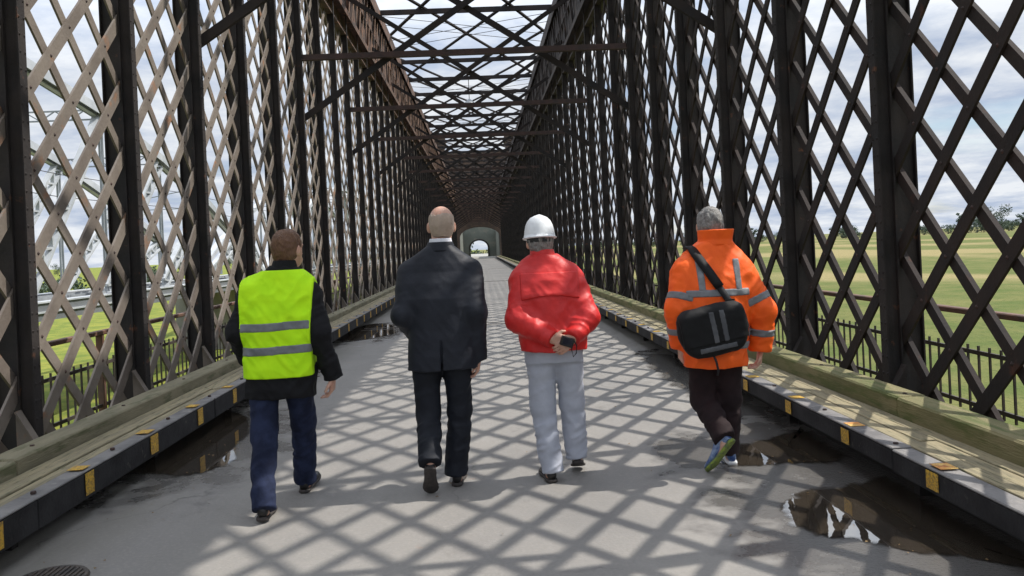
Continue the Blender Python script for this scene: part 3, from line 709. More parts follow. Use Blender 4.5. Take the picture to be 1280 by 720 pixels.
class Field:
    def __init__(s, lo, hi, h):
        s.lo = np.array(lo, float); s.h = h; n = np.ceil((np.array(hi) - s.lo) / h).astype(int) + 1
        s.ax = [s.lo[i] + h * np.arange(n[i]) for i in range(3)]; s.F = np.full(tuple(n), 1.0, np.float32)
    def grid(s, sl=(slice(None),)*3):
        return (s.ax[0][sl[0]][:, None, None], s.ax[1][sl[1]][None, :, None], s.ax[2][sl[2]][None, None, :])
    def sub(s, lo, hi, m):
        r = []
        for i in range(3):
            a = int(np.floor((lo[i] - m - s.lo[i]) / s.h)); b = int(np.ceil((hi[i] + m - s.lo[i]) / s.h)) + 1
            a = max(a, 0); b = min(b, len(s.ax[i]))
            if b <= a: return None
            r.append(slice(a, b))
        return tuple(r)
    def put(s, fn, lo, hi, k=0.02, m=0.06, ends=None):
        sl = s.sub(lo, hi, m + k)
        if sl is None: return
        d = fn(*s.grid(sl))
        if ends is not None:
            X, Y, Z = s.grid(sl)
            for (p, n) in ends: d = np.maximum(d, (X-p[0])*n[0] + (Y-p[1])*n[1] + (Z-p[2])*n[2])
        s.F[sl] = smin(s.F[sl], d, k)
    def cap(s, a, b, ra, rb, k=0.02, ends=None, wr=0.0, wf=60.0):
        a = np.array(a, float); b = np.array(b, float); ab = b - a; L2 = float(ab @ ab) + 1e-9; r = max(ra, rb)
        def fn(X, Y, Z):
            t = np.clip(((X-a[0])*ab[0] + (Y-a[1])*ab[1] + (Z-a[2])*ab[2]) / L2, 0, 1)
            d = np.sqrt((X-a[0]-t*ab[0])**2 + (Y-a[1]-t*ab[1])**2 + (Z-a[2]-t*ab[2])**2) - (ra + (rb-ra)*t)
            if wr: d = d + wr * 1.6 * (np.abs(vnoise(X*10 + 3 + t*2, Y*10 + t*3, t*wf*0.13 + X*7)) * 2 - .35)
            return d
        s.put(fn, np.minimum(a, b) - r, np.maximum(a, b) + r, k, ends=ends)
    def ell(s, c, r, k=0.02, yaw=0.0, sub=False, pitch=0.0):
        c = np.array(c, float); cy, sy = math.cos(yaw), math.sin(yaw); R_ = max(r); cp, sp = math.cos(pitch), math.sin(pitch)
        def fn(X, Y, Z):
            x, y, z = X-c[0], Y-c[1], Z-c[2]; u = x*cy + y*sy; v = -x*sy + y*cy
            v, z = v*cp + z*sp, -v*sp + z*cp
            k0 = np.sqrt((u/r[0])**2 + (v/r[1])**2 + (z/r[2])**2) + 1e-6; k1 = np.sqrt((u/r[0]**2)**2 + (v/r[1]**2)**2 + (z/r[2]**2)**2) + 1e-6
            return k0*(k0-1)/k1
        if sub:
            sl = s.sub(c - R_, c + R_, k + .03); d = fn(*s.grid(sl)); s.F[sl] = -smin(-s.F[sl], d, k)
        else: s.put(fn, c - R_, c + R_, k)
    def loft(s, prof, k=0.03, n=2.4, wr=None, inner=None):
        P = np.array(prof, float); z = P[:, 0]
        def fn(X, Y, Z):
            zz = np.clip(Z, z[0], z[-1]); cx, cy, rx, ry = (np.interp(zz, z, P[:, i]) for i in (1, 2, 3, 4))
            q = (np.abs((X-cx)/rx)**n + np.abs((Y-cy)/ry)**n)**(1/n); d = (q - 1) * np.minimum(rx, ry) * 0.92
            if inner: d = np.maximum(d, -(d + inner))
            if wr is not None: d = d + wr(X, Y, Z)
            return np.maximum(np.maximum(d, Z - z[-1]), z[0] - Z)
        lo = ((P[:, 1]-P[:, 3]).min(), (P[:, 2]-P[:, 4]).min(), z[0]); hi = ((P[:, 1]+P[:, 3]).max(), (P[:, 2]+P[:, 4]).max(), z[-1])
        s.put(fn, lo, hi, k)
    def copy(s, off=0.0):
        f = Field.__new__(Field); f.lo = s.lo; f.h = s.h; f.ax = s.ax; f.F = s.F - off; return f
    def cut(s, fn): s.F = np.maximum(s.F, fn(*s.grid())); return s
    def val(s, p):
        q = (np.array(p) - s.lo) / s.h; i = np.clip(np.floor(q).astype(int), 0, np.array(s.F.shape) - 2); f = q - i; v = 0
        for a in (0, 1):
            for b in (0, 1):
                for c in (0, 1): v += s.F[i[0]+a, i[1]+b, i[2]+c] * (f[0] if a else 1-f[0]) * (f[1] if b else 1-f[1]) * (f[2] if c else 1-f[2])
        return v
    def back(s, x, z, y0=-0.5):                # y of the surface seen from behind
        y = y0
        while y < 0.3:
            if s.val((x, y, z)) < 0: return y
            y += 0.003
        return 0.0
    def mesh(s, name, m, parent):
        F = s.F.copy(); F[0], F[-1], F[:, 0], F[:, -1], F[:, :, 0], F[:, :, -1] = 1, 1, 1, 1, 1, 1
        ins = F < 0; w = np.argwhere(ins)
        if len(w) == 0: return None
        a, b = np.maximum(w.min(0) - 2, 0), np.minimum(w.max(0) + 3, F.shape); F = F[a[0]:b[0], a[1]:b[1], a[2]:b[2]]; ins = F < 0
        nx, ny, nz = np.array(F.shape) - 1
        cor = [(i, j, k) for i in (0, 1) for j in (0, 1) for k in (0, 1)]
        C = lambda A, o: A[o[0]:o[0]+nx, o[1]:o[1]+ny, o[2]:o[2]+nz]
        cnt = sum(C(ins, o).astype(np.int8) for o in cor); act = (cnt > 0) & (cnt < 8); ci = np.argwhere(act); ii = tuple(ci.T)
        pos = np.zeros((len(ci), 3)); num = np.zeros(len(ci))
        for o in cor:
            for ax in range(3):
                if o[ax]: continue
                o2 = list(o); o2[ax] = 1; va = C(F, o)[ii]; vb = C(F, o2)[ii]; x = (va < 0) != (vb < 0)
                t = np.where(x, va / np.where(x, va - vb, 1), 0); p = np.tile(np.array(o, float), (len(ci), 1)); p[:, ax] += t
                pos += p * x[:, None]; num += x
        V = s.lo + (a + ci + pos / num[:, None]) * s.h
        idx = np.full(act.shape, -1, np.int64); idx[ii] = np.arange(len(ci)); Q = []
        for ax in range(3):
            u, v = (ax+1) % 3, (ax+2) % 3
            s0 = [slice(1, -1)]*3; s1 = [slice(1, -1)]*3; s0[ax] = slice(0, -1); s1[ax] = slice(1, None)
            A, B_ = ins[tuple(s0)], ins[tuple(s1)]; e = np.argwhere(A != B_); fl = A[tuple(e.T)]
            g = e.copy(); g[:, u] += 1; g[:, v] += 1
            def cell(du, dv):
                q = g.copy(); q[:, u] -= du; q[:, v] -= dv; return idx[tuple(q.T)]
            q = np.stack([cell(1, 1), cell(0, 1), cell(0, 0), cell(1, 0)], 1); q[~fl] = q[~fl][:, ::-1]; Q.append(q)
        Q = np.concatenate(Q); me = bpy.data.meshes.new(name)
        me.vertices.add(len(V)); me.vertices.foreach_set('co', V.astype(np.float32).ravel())
        me.loops.add(len(Q)*4); me.loops.foreach_set('vertex_index', Q.astype(np.int32).ravel())
        me.polygons.add(len(Q)); me.polygons.foreach_set('loop_start', np.arange(0, len(Q)*4, 4, dtype=np.int32)); me.polygons.foreach_set('loop_total', np.full(len(Q), 4, np.int32))
        me.update(calc_edges=True); me.validate(); me.polygons.foreach_set('use_smooth', np.ones(len(me.polygons), bool)); me.materials.append(m)
        return link(name, me, parent)

def cloth(name, c, c2=None, rough=0.85, bump=0.35, bs=22, sheen=0.0, weave=900, spec=0.3):
    return mat(name, c, c2 or tuple(v*0.82 for v in c), rough=rough, scale=9, bump=bump, bscale=bs, sheen=sheen, bdist=0.012, spec=spec)
skin = mat('skin', (0.60, 0.36, 0.27), (0.52, 0.28, 0.20), rough=0.55, scale=14, bump=0.1, bscale=120)
skin.node_tree.nodes['Principled BSDF'].inputs['Subsurface Weight'].default_value = 0.08
CL = dict(
    black=cloth('black jacket', (0.009, 0.009, 0.011)), vest=cloth('lime safety vest', (0.56, 0.97, 0.012), (0.50, 0.92, 0.01), bump=0.2), strip=cloth('grey reflective tape', (0.21, 0.22, 0.235), (0.16, 0.17, 0.18), rough=0.45, bump=0.15),
    jeans=cloth('dark blue jeans', (0.008, 0.012, 0.032), (0.018, 0.026, 0.062), rough=0.9), suit=cloth('charcoal suit', (0.0075, 0.0095, 0.0165), (0.0105, 0.013, 0.0215), rough=0.6, bump=0.25, spec=0.35), suit_t=cloth('charcoal suit trousers', (0.007, 0.009, 0.0145), (0.0095, 0.012, 0.019), rough=0.7),
    shirt=cloth('white shirt', (0.75, 0.76, 0.82), bump=0.1), red=cloth('red rain jacket', (0.62, 0.022, 0.020), (0.53, 0.016, 0.016), rough=0.5, bump=0.3, spec=0.4), grey=cloth('pale grey trousers', (0.42, 0.44, 0.50), (0.38, 0.40, 0.46)),
    orange=cloth('orange safety jacket', (0.98, 0.135, 0.012), (0.92, 0.115, 0.01), rough=0.6, bump=0.3), dark=cloth('dark trousers', (0.015, 0.008, 0.009), (0.022, 0.0115, 0.0125)), bag=cloth('black bag cloth', (0.007, 0.007, 0.008), rough=0.7, bump=0.2), bagstripe=cloth('bag grey stripe', (0.11, 0.112, 0.12), (0.08, 0.082, 0.09)), webbing=cloth('black webbing', (0.022, 0.022, 0.025), rough=0.6))
SH = dict(black=mat('black shoe leather', (0.012, 0.011, 0.011), rough=0.35, bump=0.1), sole=mat('dark rubber sole', (0.035, 0.03, 0.028), (0.06, 0.05, 0.045), rough=0.8, scale=40),
          white=mat('white rubber', (0.70, 0.71, 0.72), rough=0.6), blue=mat('blue running shoe', (0.02, 0.06, 0.20), (0.25, 0.32, 0.45), rough=0.6, scale=25), neon=mat('lime rubber sole', (0.22, 0.29, 0.04), (0.10, 0.13, 0.06), rough=0.8, scale=45), grey=mat('grey shoe', (0.06, 0.06, 0.065), rough=0.6))
HAIR = dict(brown=mat('short brown hair', (0.12, 0.056, 0.028), (0.17, 0.085, 0.045), rough=0.6, scale=40, bump=0.9, bscale=150, bstretch=(1, 1, .35)),
            grey=mat('short grey hair', (0.30, 0.29, 0.275), (0.13, 0.12, 0.115), rough=0.65, scale=45, lo=.35, hi=.65, bump=0.9, bscale=140, bstretch=(1, 1, .35)),
            fringe=mat('thin grey brown hair', (0.36, 0.28, 0.22), (0.44, 0.34, 0.27), rough=0.65, scale=14, bump=0.5, bscale=160, bstretch=(1, 1, .35)))
M['helmet'] = mat('white helmet plastic', (0.78, 0.80, 0.82), rough=0.3, bump=0.0); M['camera'] = mat('camera body', (0.012, 0.012, 0.013), rough=0.4); M['glass'] = mat('lens glass', (0.01, 0.01, 0.02), rough=0.05)

def add_head(F, c, yaw, sc=1.0, neck_to=None, neck_r=0.056):
    c = np.array(c, float); cy, sy = math.cos(yaw), math.sin(yaw)
    def w(x, y, z): return c + np.array([x*cy - y*sy, x*sy + y*cy, z]) * sc
    F.ell(w(0, -0.012, 0.030), [v*sc for v in (0.074, 0.094, 0.086)], 0.0, yaw)
    F.ell(w(0, 0.028, -0.040), [v*sc for v in (0.060, 0.064, 0.080)], 0.05, yaw)
    F.ell(w(0, 0.060, -0.085), [v*sc for v in (0.034, 0.026, 0.026)], 0.03, yaw)
    F.cap(w(0, 0.086, 0.012), w(0, 0.112, -0.030), 0.010*sc, 0.015*sc, 0.02)
    F.cap(w(-.028, 0.084, -0.068), w(.028, 0.084, -0.068), 0.010*sc, 0.010*sc, 0.02)
    for s in (-1, 1):
        F.cap(w(s*.018, 0.086, 0.024), w(s*.046, 0.074, 0.024), 0.009*sc, 0.007*sc, 0.02)
        F.ell(w(s*.032, 0.086, 0.004), [v*sc for v in (0.016, 0.010, 0.009)], 0.012, yaw, sub=True)
        F.ell(w(s*.032, 0.076, 0.003), [v*sc for v in (0.012, 0.012, 0.011)], 0.0, yaw)
        F.ell(w(s*.078, -0.004, -0.012), [v*sc for v in (0.010, 0.022, 0.033)], 0.008, yaw + s*-0.35)
    if neck_to is not None: F.cap(w(0, -0.012, -0.060), neck_to, neck_r*sc, neck_r*1.12*sc, 0.03)
    return w
def add_hand(F, wrist, d, pn, side, curl=0.5, r=0.0082):
    # d: direction of the fingers, pn: direction the palm faces, thumb leaves the palm on the given side
    d = np.array(d, float); d /= np.linalg.norm(d); pn = np.array(pn, float); pn -= d*(pn@d); pn /= np.linalg.norm(pn); t = np.cross(d, pn) * side; w = np.array(wrist, float)
    for u in (-.028, -.010, .010, .028): F.cap(w + t*u*.6 + d*.012, w + t*u + d*.088, .014, .0115, .012)
    for u, L in ((-.030, .066), (-.010, .084), (.010, .090), (.030, .080)):
        p = w + t*u + d*.090; a1 = curl*.7; q = p + (d*math.cos(a1) + pn*math.sin(a1)) * L*.5; a2 = curl*1.7; e = q + (d*math.cos(a2) + pn*math.sin(a2)) * L*.5
        F.cap(p, q, r*1.08, r, .004); F.cap(q, e, r, r*.85, .003)
    p = w + t*.026 + d*.025; q = p + t*.030 + d*.030 + pn*.012; e = q + t*.006 + d*.032 + pn*.014
    F.cap(p, q, .0125, .0105, .012); F.cap(q, e, .0105, .0085, .004)
def shoe(parent, ankle, heel, toe, up, mu, ms, wid=0.047, hh=0.085, name='shoe'):
    heel = Vector(heel); toe = Vector(toe); ax = (toe - heel); L = ax.length; ax.normalize(); up = Vector(up); up = (up - ax*up.dot(ax)).normalized(); sd = ax.cross(up)
    ts = [0, .03, .10, .22, .36, .50, .64, .78, .90, .97, 1.0]; ws = [.45, .66, .74, .76, .74, .80, .95, 1.0, .86, .58, .30]; hs = [.75, .98, 1.05, 1.05, 1.0, .82, .66, .56, .48, .40, .30]; n = 14
    for nm, z0, z1, m_, ex in (('upper', .022, None, mu, 1.0), ('sole', 0.0, .024, ms, 1.07)):
        v = []; f = []
        for t, w_, h_ in zip(ts, ws, hs):
            c = heel + ax * (L * (t if nm == 'upper' else (t - .5)*1.03 + .5)); spring = .012 * max(0, t - .75) * 4
            ht = (hh * h_ if z1 is None else z1)
            for k in range(n):
                a = 2*math.pi*k/n; cx_, cz_ = math.cos(a), math.sin(a); e = .62 if nm == 'sole' else .8
                x = math.copysign(abs(cx_)**e, cx_) * wid * w_ * ex * (1 - (.28 * (cz_*.5 + .5) if nm == 'upper' else 0)); z = z0 + (math.copysign(abs(cz_)**e, cz_)*.5 + .5) * (ht - z0)
                v.append(c + sd*x + up*(z + spring))
        for i in range(len(ts)-1):
            for k in range(n): f.append((i*n+k, i*n+(k+1) % n, (i+1)*n+(k+1) % n, (i+1)*n+k))
        f.append(tuple(range(n))[::-1]); f.append(tuple(range((len(ts)-1)*n, len(ts)*n)))
        me = new_mesh(nm, v, f, m_, True); bm = bmesh.new(); bm.from_mesh(me); bmesh.ops.recalc_face_normals(bm, faces=bm.faces); bm.to_mesh(me); bm.free()
        if nm == 'upper': o = link(name, me, parent)
        else: link('sole', me, o)
    return o
def unit(a, b): d = np.array(b, float) - np.array(a, float); return d / np.linalg.norm(d)

def person(base, label, g):
    root = empty('person', label, 'person', (base[0], base[1], 0), 'people walking away across the bridge')
    lo, hi = (-.50, -.48, -.03), (.50, .50, 1.86)
    hy_ = lambda z: .06 * max(0.0, z - .90) + .9 * max(0.0, min(z, 1.36) - 1.12)**2
    ln_ = lambda q: (q[0], q[1] + hy_(q[2]), q[2])
    g['head'] = ln_(g['head']); g['neck'] = ln_(g['neck'])
    g['torso'] = [(z, x, y + hy_(z), rx, ry) for z, x, y, rx, ry in g['torso']]
    for k_ in ('armL', 'armR'): g[k_] = tuple(ln_(q) for q in g[k_])
    # ---- body: one continuous mesh
    B = Field(lo, hi, .0065)
    w = add_head(B, g['head'], g['yaw'], g.get('hs', 1.0), g['neck'])
    T = g['torso']
    B.loft([(z, x, y, rx*.84, ry*.82) for z, x, y, rx, ry in T if z > g['hipz'] - .06], .03)
    B.ell((T[0][1], 0, g['hipz']), (.155, .105, .12), .04)
    for sd in ('L', 'R'):
        a, e, wr = g['arm'+sd]; B.cap(a, e, .044, .038, .03); B.cap(e, wr, .040, .027, .02)
        hd = g['hand'+sd]; add_hand(B, wr, hd[0], hd[1], hd[2], hd[3])
        h_, k_, an = g['leg'+sd]; B.cap(h_, k_, .070, .050, .03); B.cap(k_, an, .050, .034, .02)
        hl_, to_ = g['foot'+sd][:2]; u_ = np.array(g['foot'+sd][2]); u_ = u_/np.linalg.norm(u_)*.04
        B.cap(an, np.array(hl_)*.8 + np.array(to_)*.2 + u_, .032, .028, .02); B.cap(np.array(hl_)*.8 + np.array(to_)*.2 + u_, np.array(hl_)*.25 + np.array(to_)*.75 + u_*.6, .028, .020, .02)
    B.mesh('body', skin, root)
    # ---- trousers
    Tr = Field((-.36, -.45, .0), (.36, .45, g['waist'] + .04), .008)
    px = T[0][1]
    Tr.loft([(g['hipz'] - .10, px, 0, .165, .115), (g['hipz'], px, 0, .178, .125), (g['waist'], px, 0, .170, .120)], .03)
    tr = g['tr']
    for sd in ('L', 'R'):
        h_, k_, an = g['leg'+sd]; dn = unit(k_, an); end = np.array(an) + dn * g.get('cuff', .038)
        Tr.cap(h_, k_, tr[0], tr[1], .035, wr=.006, wf=50); Tr.cap(k_, np.array(an) + dn*.10, tr[1], tr[2], .03, ends=[(end, dn)], wr=.010, wf=75)
    X, Y, Z = Tr.grid(); Tr.F = Tr.F + .006*vnoise(X*12, Y*12, Z*5) + .007*(np.abs(vnoise(X*14+Z*7, Y*14, Z*8))*2 - .3)
    Tr.mesh('trousers', g['m_tr'], root)
    # ---- jacket
    J = Field((-.50, -.40, g['torso'][0][0] - .03), (.50, .36, T[-1][0] + .03), .0075)
    J.loft(T, .03, g.get('n', 2.5))
    for sd in ('L', 'R'):
        a, e, wr = g['arm'+sd]; dn = unit(e, wr); end = np.array(wr) + dn * .012; ar = g['ar']
        J.cap(a, e, ar[0], ar[1], .055, wr=g.get('aw', .007), wf=55); J.cap(e, np.array(wr) + dn*.06, ar[1], ar[2], .04, ends=[(end, dn)], wr=g.get('aw', .007)*1.3, wf=60)
    X, Y, Z = J.grid(); fa = g.get('fold', .012)
    J.F = J.F + fa*.7*vnoise(X*9+Z*4, Y*9, Z*4) + fa*(np.abs(vnoise(X*11-Z*9, Y*10+7, Z*6+X*4))*2 - .3) + fa*.55*(np.abs(vnoise(X*17+Z*12+9, Y*15, Z*9))*2 - .3)
    if 'jcut' in g: J.cut(g['jcut'])
    J.cut(lambda X, Y, Z: T[0][0] + .006*np.sin(X*22) - Z + 0*Y)
    J.mesh('jacket', g['m_j'], root)
    # ---- shoes
    for sd in ('L', 'R'):
        hl_, to_, u_ = g['foot'+sd][:3]; shoe(root, None, hl_, to_, u_, g['m_s'], g['m_so'], hh=g.get('shh', .085))
    return root, J, w
def hair(root, w, c, yaw, sc, mt, kind, name='hair'):
    c = np.array(c, float); H_ = Field(c - .16, c + .17, .005); cy, sy = math.cos(yaw), math.sin(yaw)
    t = .010 if kind != 'fringe' else .004
    H_.ell(w(0, -0.014, 0.030), [(v + t)*sc for v in (0.074, 0.094, 0.088)], 0, yaw)
    H_.ell(w(0, -0.045, -0.030), [(v + t)*sc for v in (0.062, 0.050, 0.062)], .04, yaw)
    X, Y, Z = H_.grid(); u = (X-c[0])*cy + (Y-c[1])*sy; v = -(X-c[0])*sy + (Y-c[1])*cy; z = (Z - c[2])/sc
    nn = vnoise(X*60, Y*60, Z*60); H_.F = H_.F + (.010*vnoise(X*42, Y*42, Z*26) + .006*vnoise(X*90, Y*90, Z*50)) * (1 if kind != 'fringe' else .3)
    low = -.080 + .012*nn; side = np.clip((v/sc + .02)/.06, 0, 1)
    if kind == 'fringe':
        H_.F = np.maximum(H_.F, z - (.062 + .03*nn - .045*side)); H_.F = np.maximum(H_.F, (v/sc - .03)); low = -.072 + .012*nn
    elif kind == 'under': H_.F = np.maximum(H_.F, z - .03); H_.F = np.maximum(H_.F, v/sc - .03)
    else: H_.F = np.maximum(H_.F, (v/sc - .055 - np.clip(z, 0, .1)*.55 + .02*nn))
    H_.F = np.maximum(H_.F, (low + side*.085) - z)
    return H_.mesh(name, mt, root)

S3 = 1.0
# ---------- man in the lime vest
g = dict(head=(.055, .015, 1.552), yaw=-.45, hs=1.0, neck=(.03, -.01, 1.40), hipz=.84, waist=.93,
    torso=[(.655, -.005, 0, .205, .135), (.78, 0, 0, .208, .140), (.95, .002, 0, .198, .132), (1.12, .004, 0, .205, .140), (1.25, .006, 0, .208, .138), (1.32, .008, -.005, .200, .122), (1.365, .010, -.01, .188, .110), (1.402, .014, -.01, .150, .098), (1.430, .022, -.01, .105, .088), (1.450, .025, -.01, .080, .082)],
    armL=((-.175, -.01, 1.288), (-.250, -.03, 1.06), (-.230, .13, .87)), armR=((.185, -.01, 1.288), (.258, -.045, 1.05), (.310, .02, .765)),
    handL=((.2, .7, -.5), (1, 0, -.2), -1, .6), handR=((-.10, .12, -1), (-1, .1, 0), -1, .75),
    legL=((-.095, 0, .83), (-.095, -.07, .475), (-.055, -.30, .10)), legR=((.095, 0, .83), (.095, .13, .47), (.060, .25, .10)),
    footL=((-.055, -.345, .012), (-.075, -.085, .0), (0, 0, 1)), footR=((.060, .195, .0), (.085, .46, .03), (0, -.1, 1)),
    tr=(.098, .075, .066), ar=(.072, .060, .048), fold=.015, m_tr=CL['jeans'], m_j=CL['black'], m_s=SH['black'], m_so=SH['sole'])
p, J, w = person((-1.25, 4.93), 'man with short brown hair in lime yellow safety vest and dark jeans', g)
hair(p, w, g['head'], g['yaw'], 1.0, HAIR['brown'], 'short')
zb = lambda X: .785 + 0*X
V = J.copy(.013).cut(lambda X, Y, Z: np.maximum(np.maximum(np.abs(X - .003) - (.222 - .016*np.clip((1.3-Z)/.3, 0, 1)), .785 + .05*np.clip(np.abs(X)-.19, 0, 1) - Z), Z - 1.425) + 0*Y)
V.mesh('safety_vest', CL['vest'], p)
for z in (1.092, .951):
    J.copy(.0165).cut(lambda X, Y, Z: np.maximum(np.abs(Z - z - .004*np.sin(X*9)) - .026, np.abs(X - .003) - .2085) + 0*Y).mesh('reflective_stripe', CL['strip'], p)
C_ = Field((-.12, -.16, 1.36), (.18, .26, 1.54), .006); C_.loft([(1.4, 0.028, 0.0698, 0.09, 0.092), (1.485, 0.036, 0.077, 0.068, 0.076)], 0, 2.0, inner=.012); C_.mesh('collar', CL['black'], p)

# ---------- man in the dark suit
g = dict(head=(.034, .015, 1.662), yaw=.10, hs=1.06, neck=(.018, -.01, 1.50), hipz=.90, waist=1.0, n=2.6,
    torso=[(.752, .008, -.005, .222, .138), (.90, .008, 0, .214, .136), (1.05, .008, 0, .203, .130), (1.20, .010, 0, .214, .138), (1.30, .012, 0, .222, .138), (1.365, .013, -.005, .228, .128), (1.418, .014, -.01, .222, .114), (1.462, .016, -.01, .182, .102), (1.505, .018, -.012, .120, .092), (1.535, .020, -.012, .082, .084)],
    armL=((-.186, -.01, 1.350), (-.236, -.04, 1.10), (-.170, .15, .955)), armR=((.212, -.01, 1.350), (.240, -.055, 1.10), (.238, .01, .815)),
    handL=((.5, .7, -.1), (0, 0, -1), -1, .5), handR=((-.12, .10, -1), (-1, .1, 0), -1, .8),
    legL=((-.095, 0, .88), (-.098, .01, .47), (-.085, -.185, .235)), legR=((.098, 0, .88), (.100, .06, .47), (.064, .045, .10)),
    footL=((-.085, -.245, .185), (-.095, -.125, -.005), (0, .83, .5)), footR=((.062, -.01, .0), (.080, .265, .0), (0, 0, 1)),
    tr=(.096, .076, .070), ar=(.074, .060, .050), aw=.003, fold=.0048, m_tr=CL['suit_t'], m_j=CL['suit'], m_s=SH['black'], m_so=SH['sole'],
    jcut=lambda X, Y, Z: np.minimum(.005 + (.93 - Z)*.012 - np.abs(X - .010), np.minimum(.94 - Z, -.06 - Y)))
p, J, w = person((-.28, 5.09), 'balding man in dark charcoal suit with one heel lifted', g)
hair(p, w, g['head'], g['yaw'], 1.06, HAIR['fringe'], 'fringe')
C_ = Field((-.12, -.16, 1.48), (.16, .26, 1.62), .005); C_.loft([(1.5, 0.022, 0.0738, 0.085, 0.09), (1.578, 0.026, 0.0805, 0.07, 0.076)], 0, 2.0, inner=.010); C_.mesh('shirt_collar', CL['shirt'], p)
C_ = Field((-.16, -.18, 1.42), (.2, .26, 1.60), .006); C_.loft([(1.495, 0.018, 0.0715, 0.105, 0.094), (1.556, 0.024, 0.0772, 0.08, 0.086)], 0, 2.0, inner=.012); C_.mesh('collar', CL['suit'], p)

# ---------- man in the red jacket, white helmet
g = dict(head=(-.070, .015, 1.525), yaw=.08, hs=1.0, neck=(-.058, -.005, 1.37), hipz=.86, waist=.95,
    torso=[(.832, -.020, -.01, .212, .150), (.93, -.022, -.005, .218, .155), (1.08, -.030, 0, .222, .158), (1.20, -.036, 0, .224, .155), (1.28, -.040, -.005, .214, .142), (1.335, -.044, -.01, .205, .126), (1.375, -.048, -.01, .182, .112), (1.415, -.054, -.01, .135, .100), (1.445, -.056, -.01, .09, .09)],
    armL=((-.200, -.02, 1.275), (-.252, -.09, 1.045), (-.050, -.195, .925)), armR=((.122, -.02, 1.275), (.196, -.10, 1.035), (.090, -.200, .925)),
    handL=((1, -.05, -.28), (0, 1, 0), 1, .55), handR=((-.75, -.08, -.62), (0, 1, .2), -1, .7),
    legL=((-.100, 0, .84), (-.105, .02, .47), (-.072, -.035, .095)), legR=((.070, 0, .84), (.088, .07, .47), (.105, .075, .150)),
    footL=((-.072, -.095, .0), (-.105, .17, .0), (0, 0, 1)), footR=((.105, .015, .085), (.130, .235, .0), (0, .36, .93)),
    tr=(.098, .080, .068), ar=(.080, .070, .054), aw=.005, fold=.010, m_tr=CL['grey'], m_j=CL['red'], m_s=SH['black'], m_so=SH['sole'])
p, J, w = person((.46, 5.13), 'man in red jacket and white hard hat with hands clasped behind his back', g)
hair(p, w, g['head'], g['yaw'], 1.0, HAIR['grey'], 'under')
J.copy(.009).cut(lambda X, Y, Z: np.maximum(np.maximum(1.172 + .012*np.cos((X+.03)*14) - Z, Y - .0), np.maximum(np.abs(X + .036) - .185, Z - 1.33))).mesh('back_flap', CL['red'], p)
C_ = Field((-.20, -.16, 1.36), (.08, .26, 1.52), .006); C_.loft([(1.385, -0.056, 0.069, 0.098, 0.098), (1.478, -0.06, 0.0785, 0.074, 0.08)], 0, 2.0, inner=.013); C_.mesh('collar', CL['red'], p)
def helmet(root, c, yaw):
    v = []; f = []; n = 40
    prof = [(.118, -.006), (.121, .000), (.112, .006), (.108, .022), (.104, .050), (.096, .082), (.082, .110), (.060, .132), (.032, .144), (.0, .148)]
    for (r, z) in prof[:-1]:
        for k in range(n):
            a = 2*math.pi*k/n; x, y = math.cos(a), math.sin(a); rx, ry = r*.93, r*1.12
            if z < .005 and y > .2: ry += .055*(y-.2)            # peak in front
            ridge = .006*math.exp(-(x*r/.018)**2) if z > .08 else 0
            v.append((x*rx, y*ry, z + ridge))
    v.append((0, 0, .154)); m_ = len(prof) - 1
    for i in range(m_ - 1):
        for k in range(n): f.append((i*n+k, i*n+(k+1) % n, (i+1)*n+(k+1) % n, (i+1)*n+k))
    for k in range(n): f.append(((m_-1)*n+k, (m_-1)*n+(k+1) % n, m_*n))
    f.append(tuple(range(n))[::-1])
    o = link('helmet', new_mesh('helmet', v, f, M['helmet'], True), root, c, (R(-4), 0, yaw))
    band = MB()
    for s0 in range(24):
        a0, a1 = math.pi*(1.05 + .9*s0/24), math.pi*(1.05 + .9*(s0+1)/24)
        band.bar((math.cos(a0)*.088, math.sin(a0)*.108, -.020), (math.cos(a1)*.088, math.sin(a1)*.108, -.020), .004, .028)
    band.build('headband', M['camera'], o)
helmet(p, (-.070, .095, 1.553), .08)
# compact camera held behind the back
cr = empty('camera', 'small black camera held behind the back of the man in red', 'camera', (.46 + .045, 5.13 - .232, .905))
bo = link('camera_body', bevel(MB().box(-.042, .042, -.014, .014, -.030, .030).mesh('camera_body', M['camera']), .006, 2), cr, (0, 0, 0), (.1, .35, .2))
ln = link('lens', MB().tube([(0, .012, 0), (0, .040, 0)], [.022, .020], 16).mesh('lens', M['camera'], True), cr, (0, 0, 0), (.1, .35, .2))
link('screen', MB().box(-.030, .030, -.0158, -.0145, -.020, .020).mesh('screen', M['glass']), cr, (0, 0, 0), (.1, .35, .2))
st = MB(); st.tube([(.04, 0, .01), (.060, .01, -.03), (.055, .01, -.075), (.035, .0, -.095), (.025, .0, -.05), (.038, 0, -.01)], .004, 5).build('wrist_strap', CL['webbing'], cr, True)

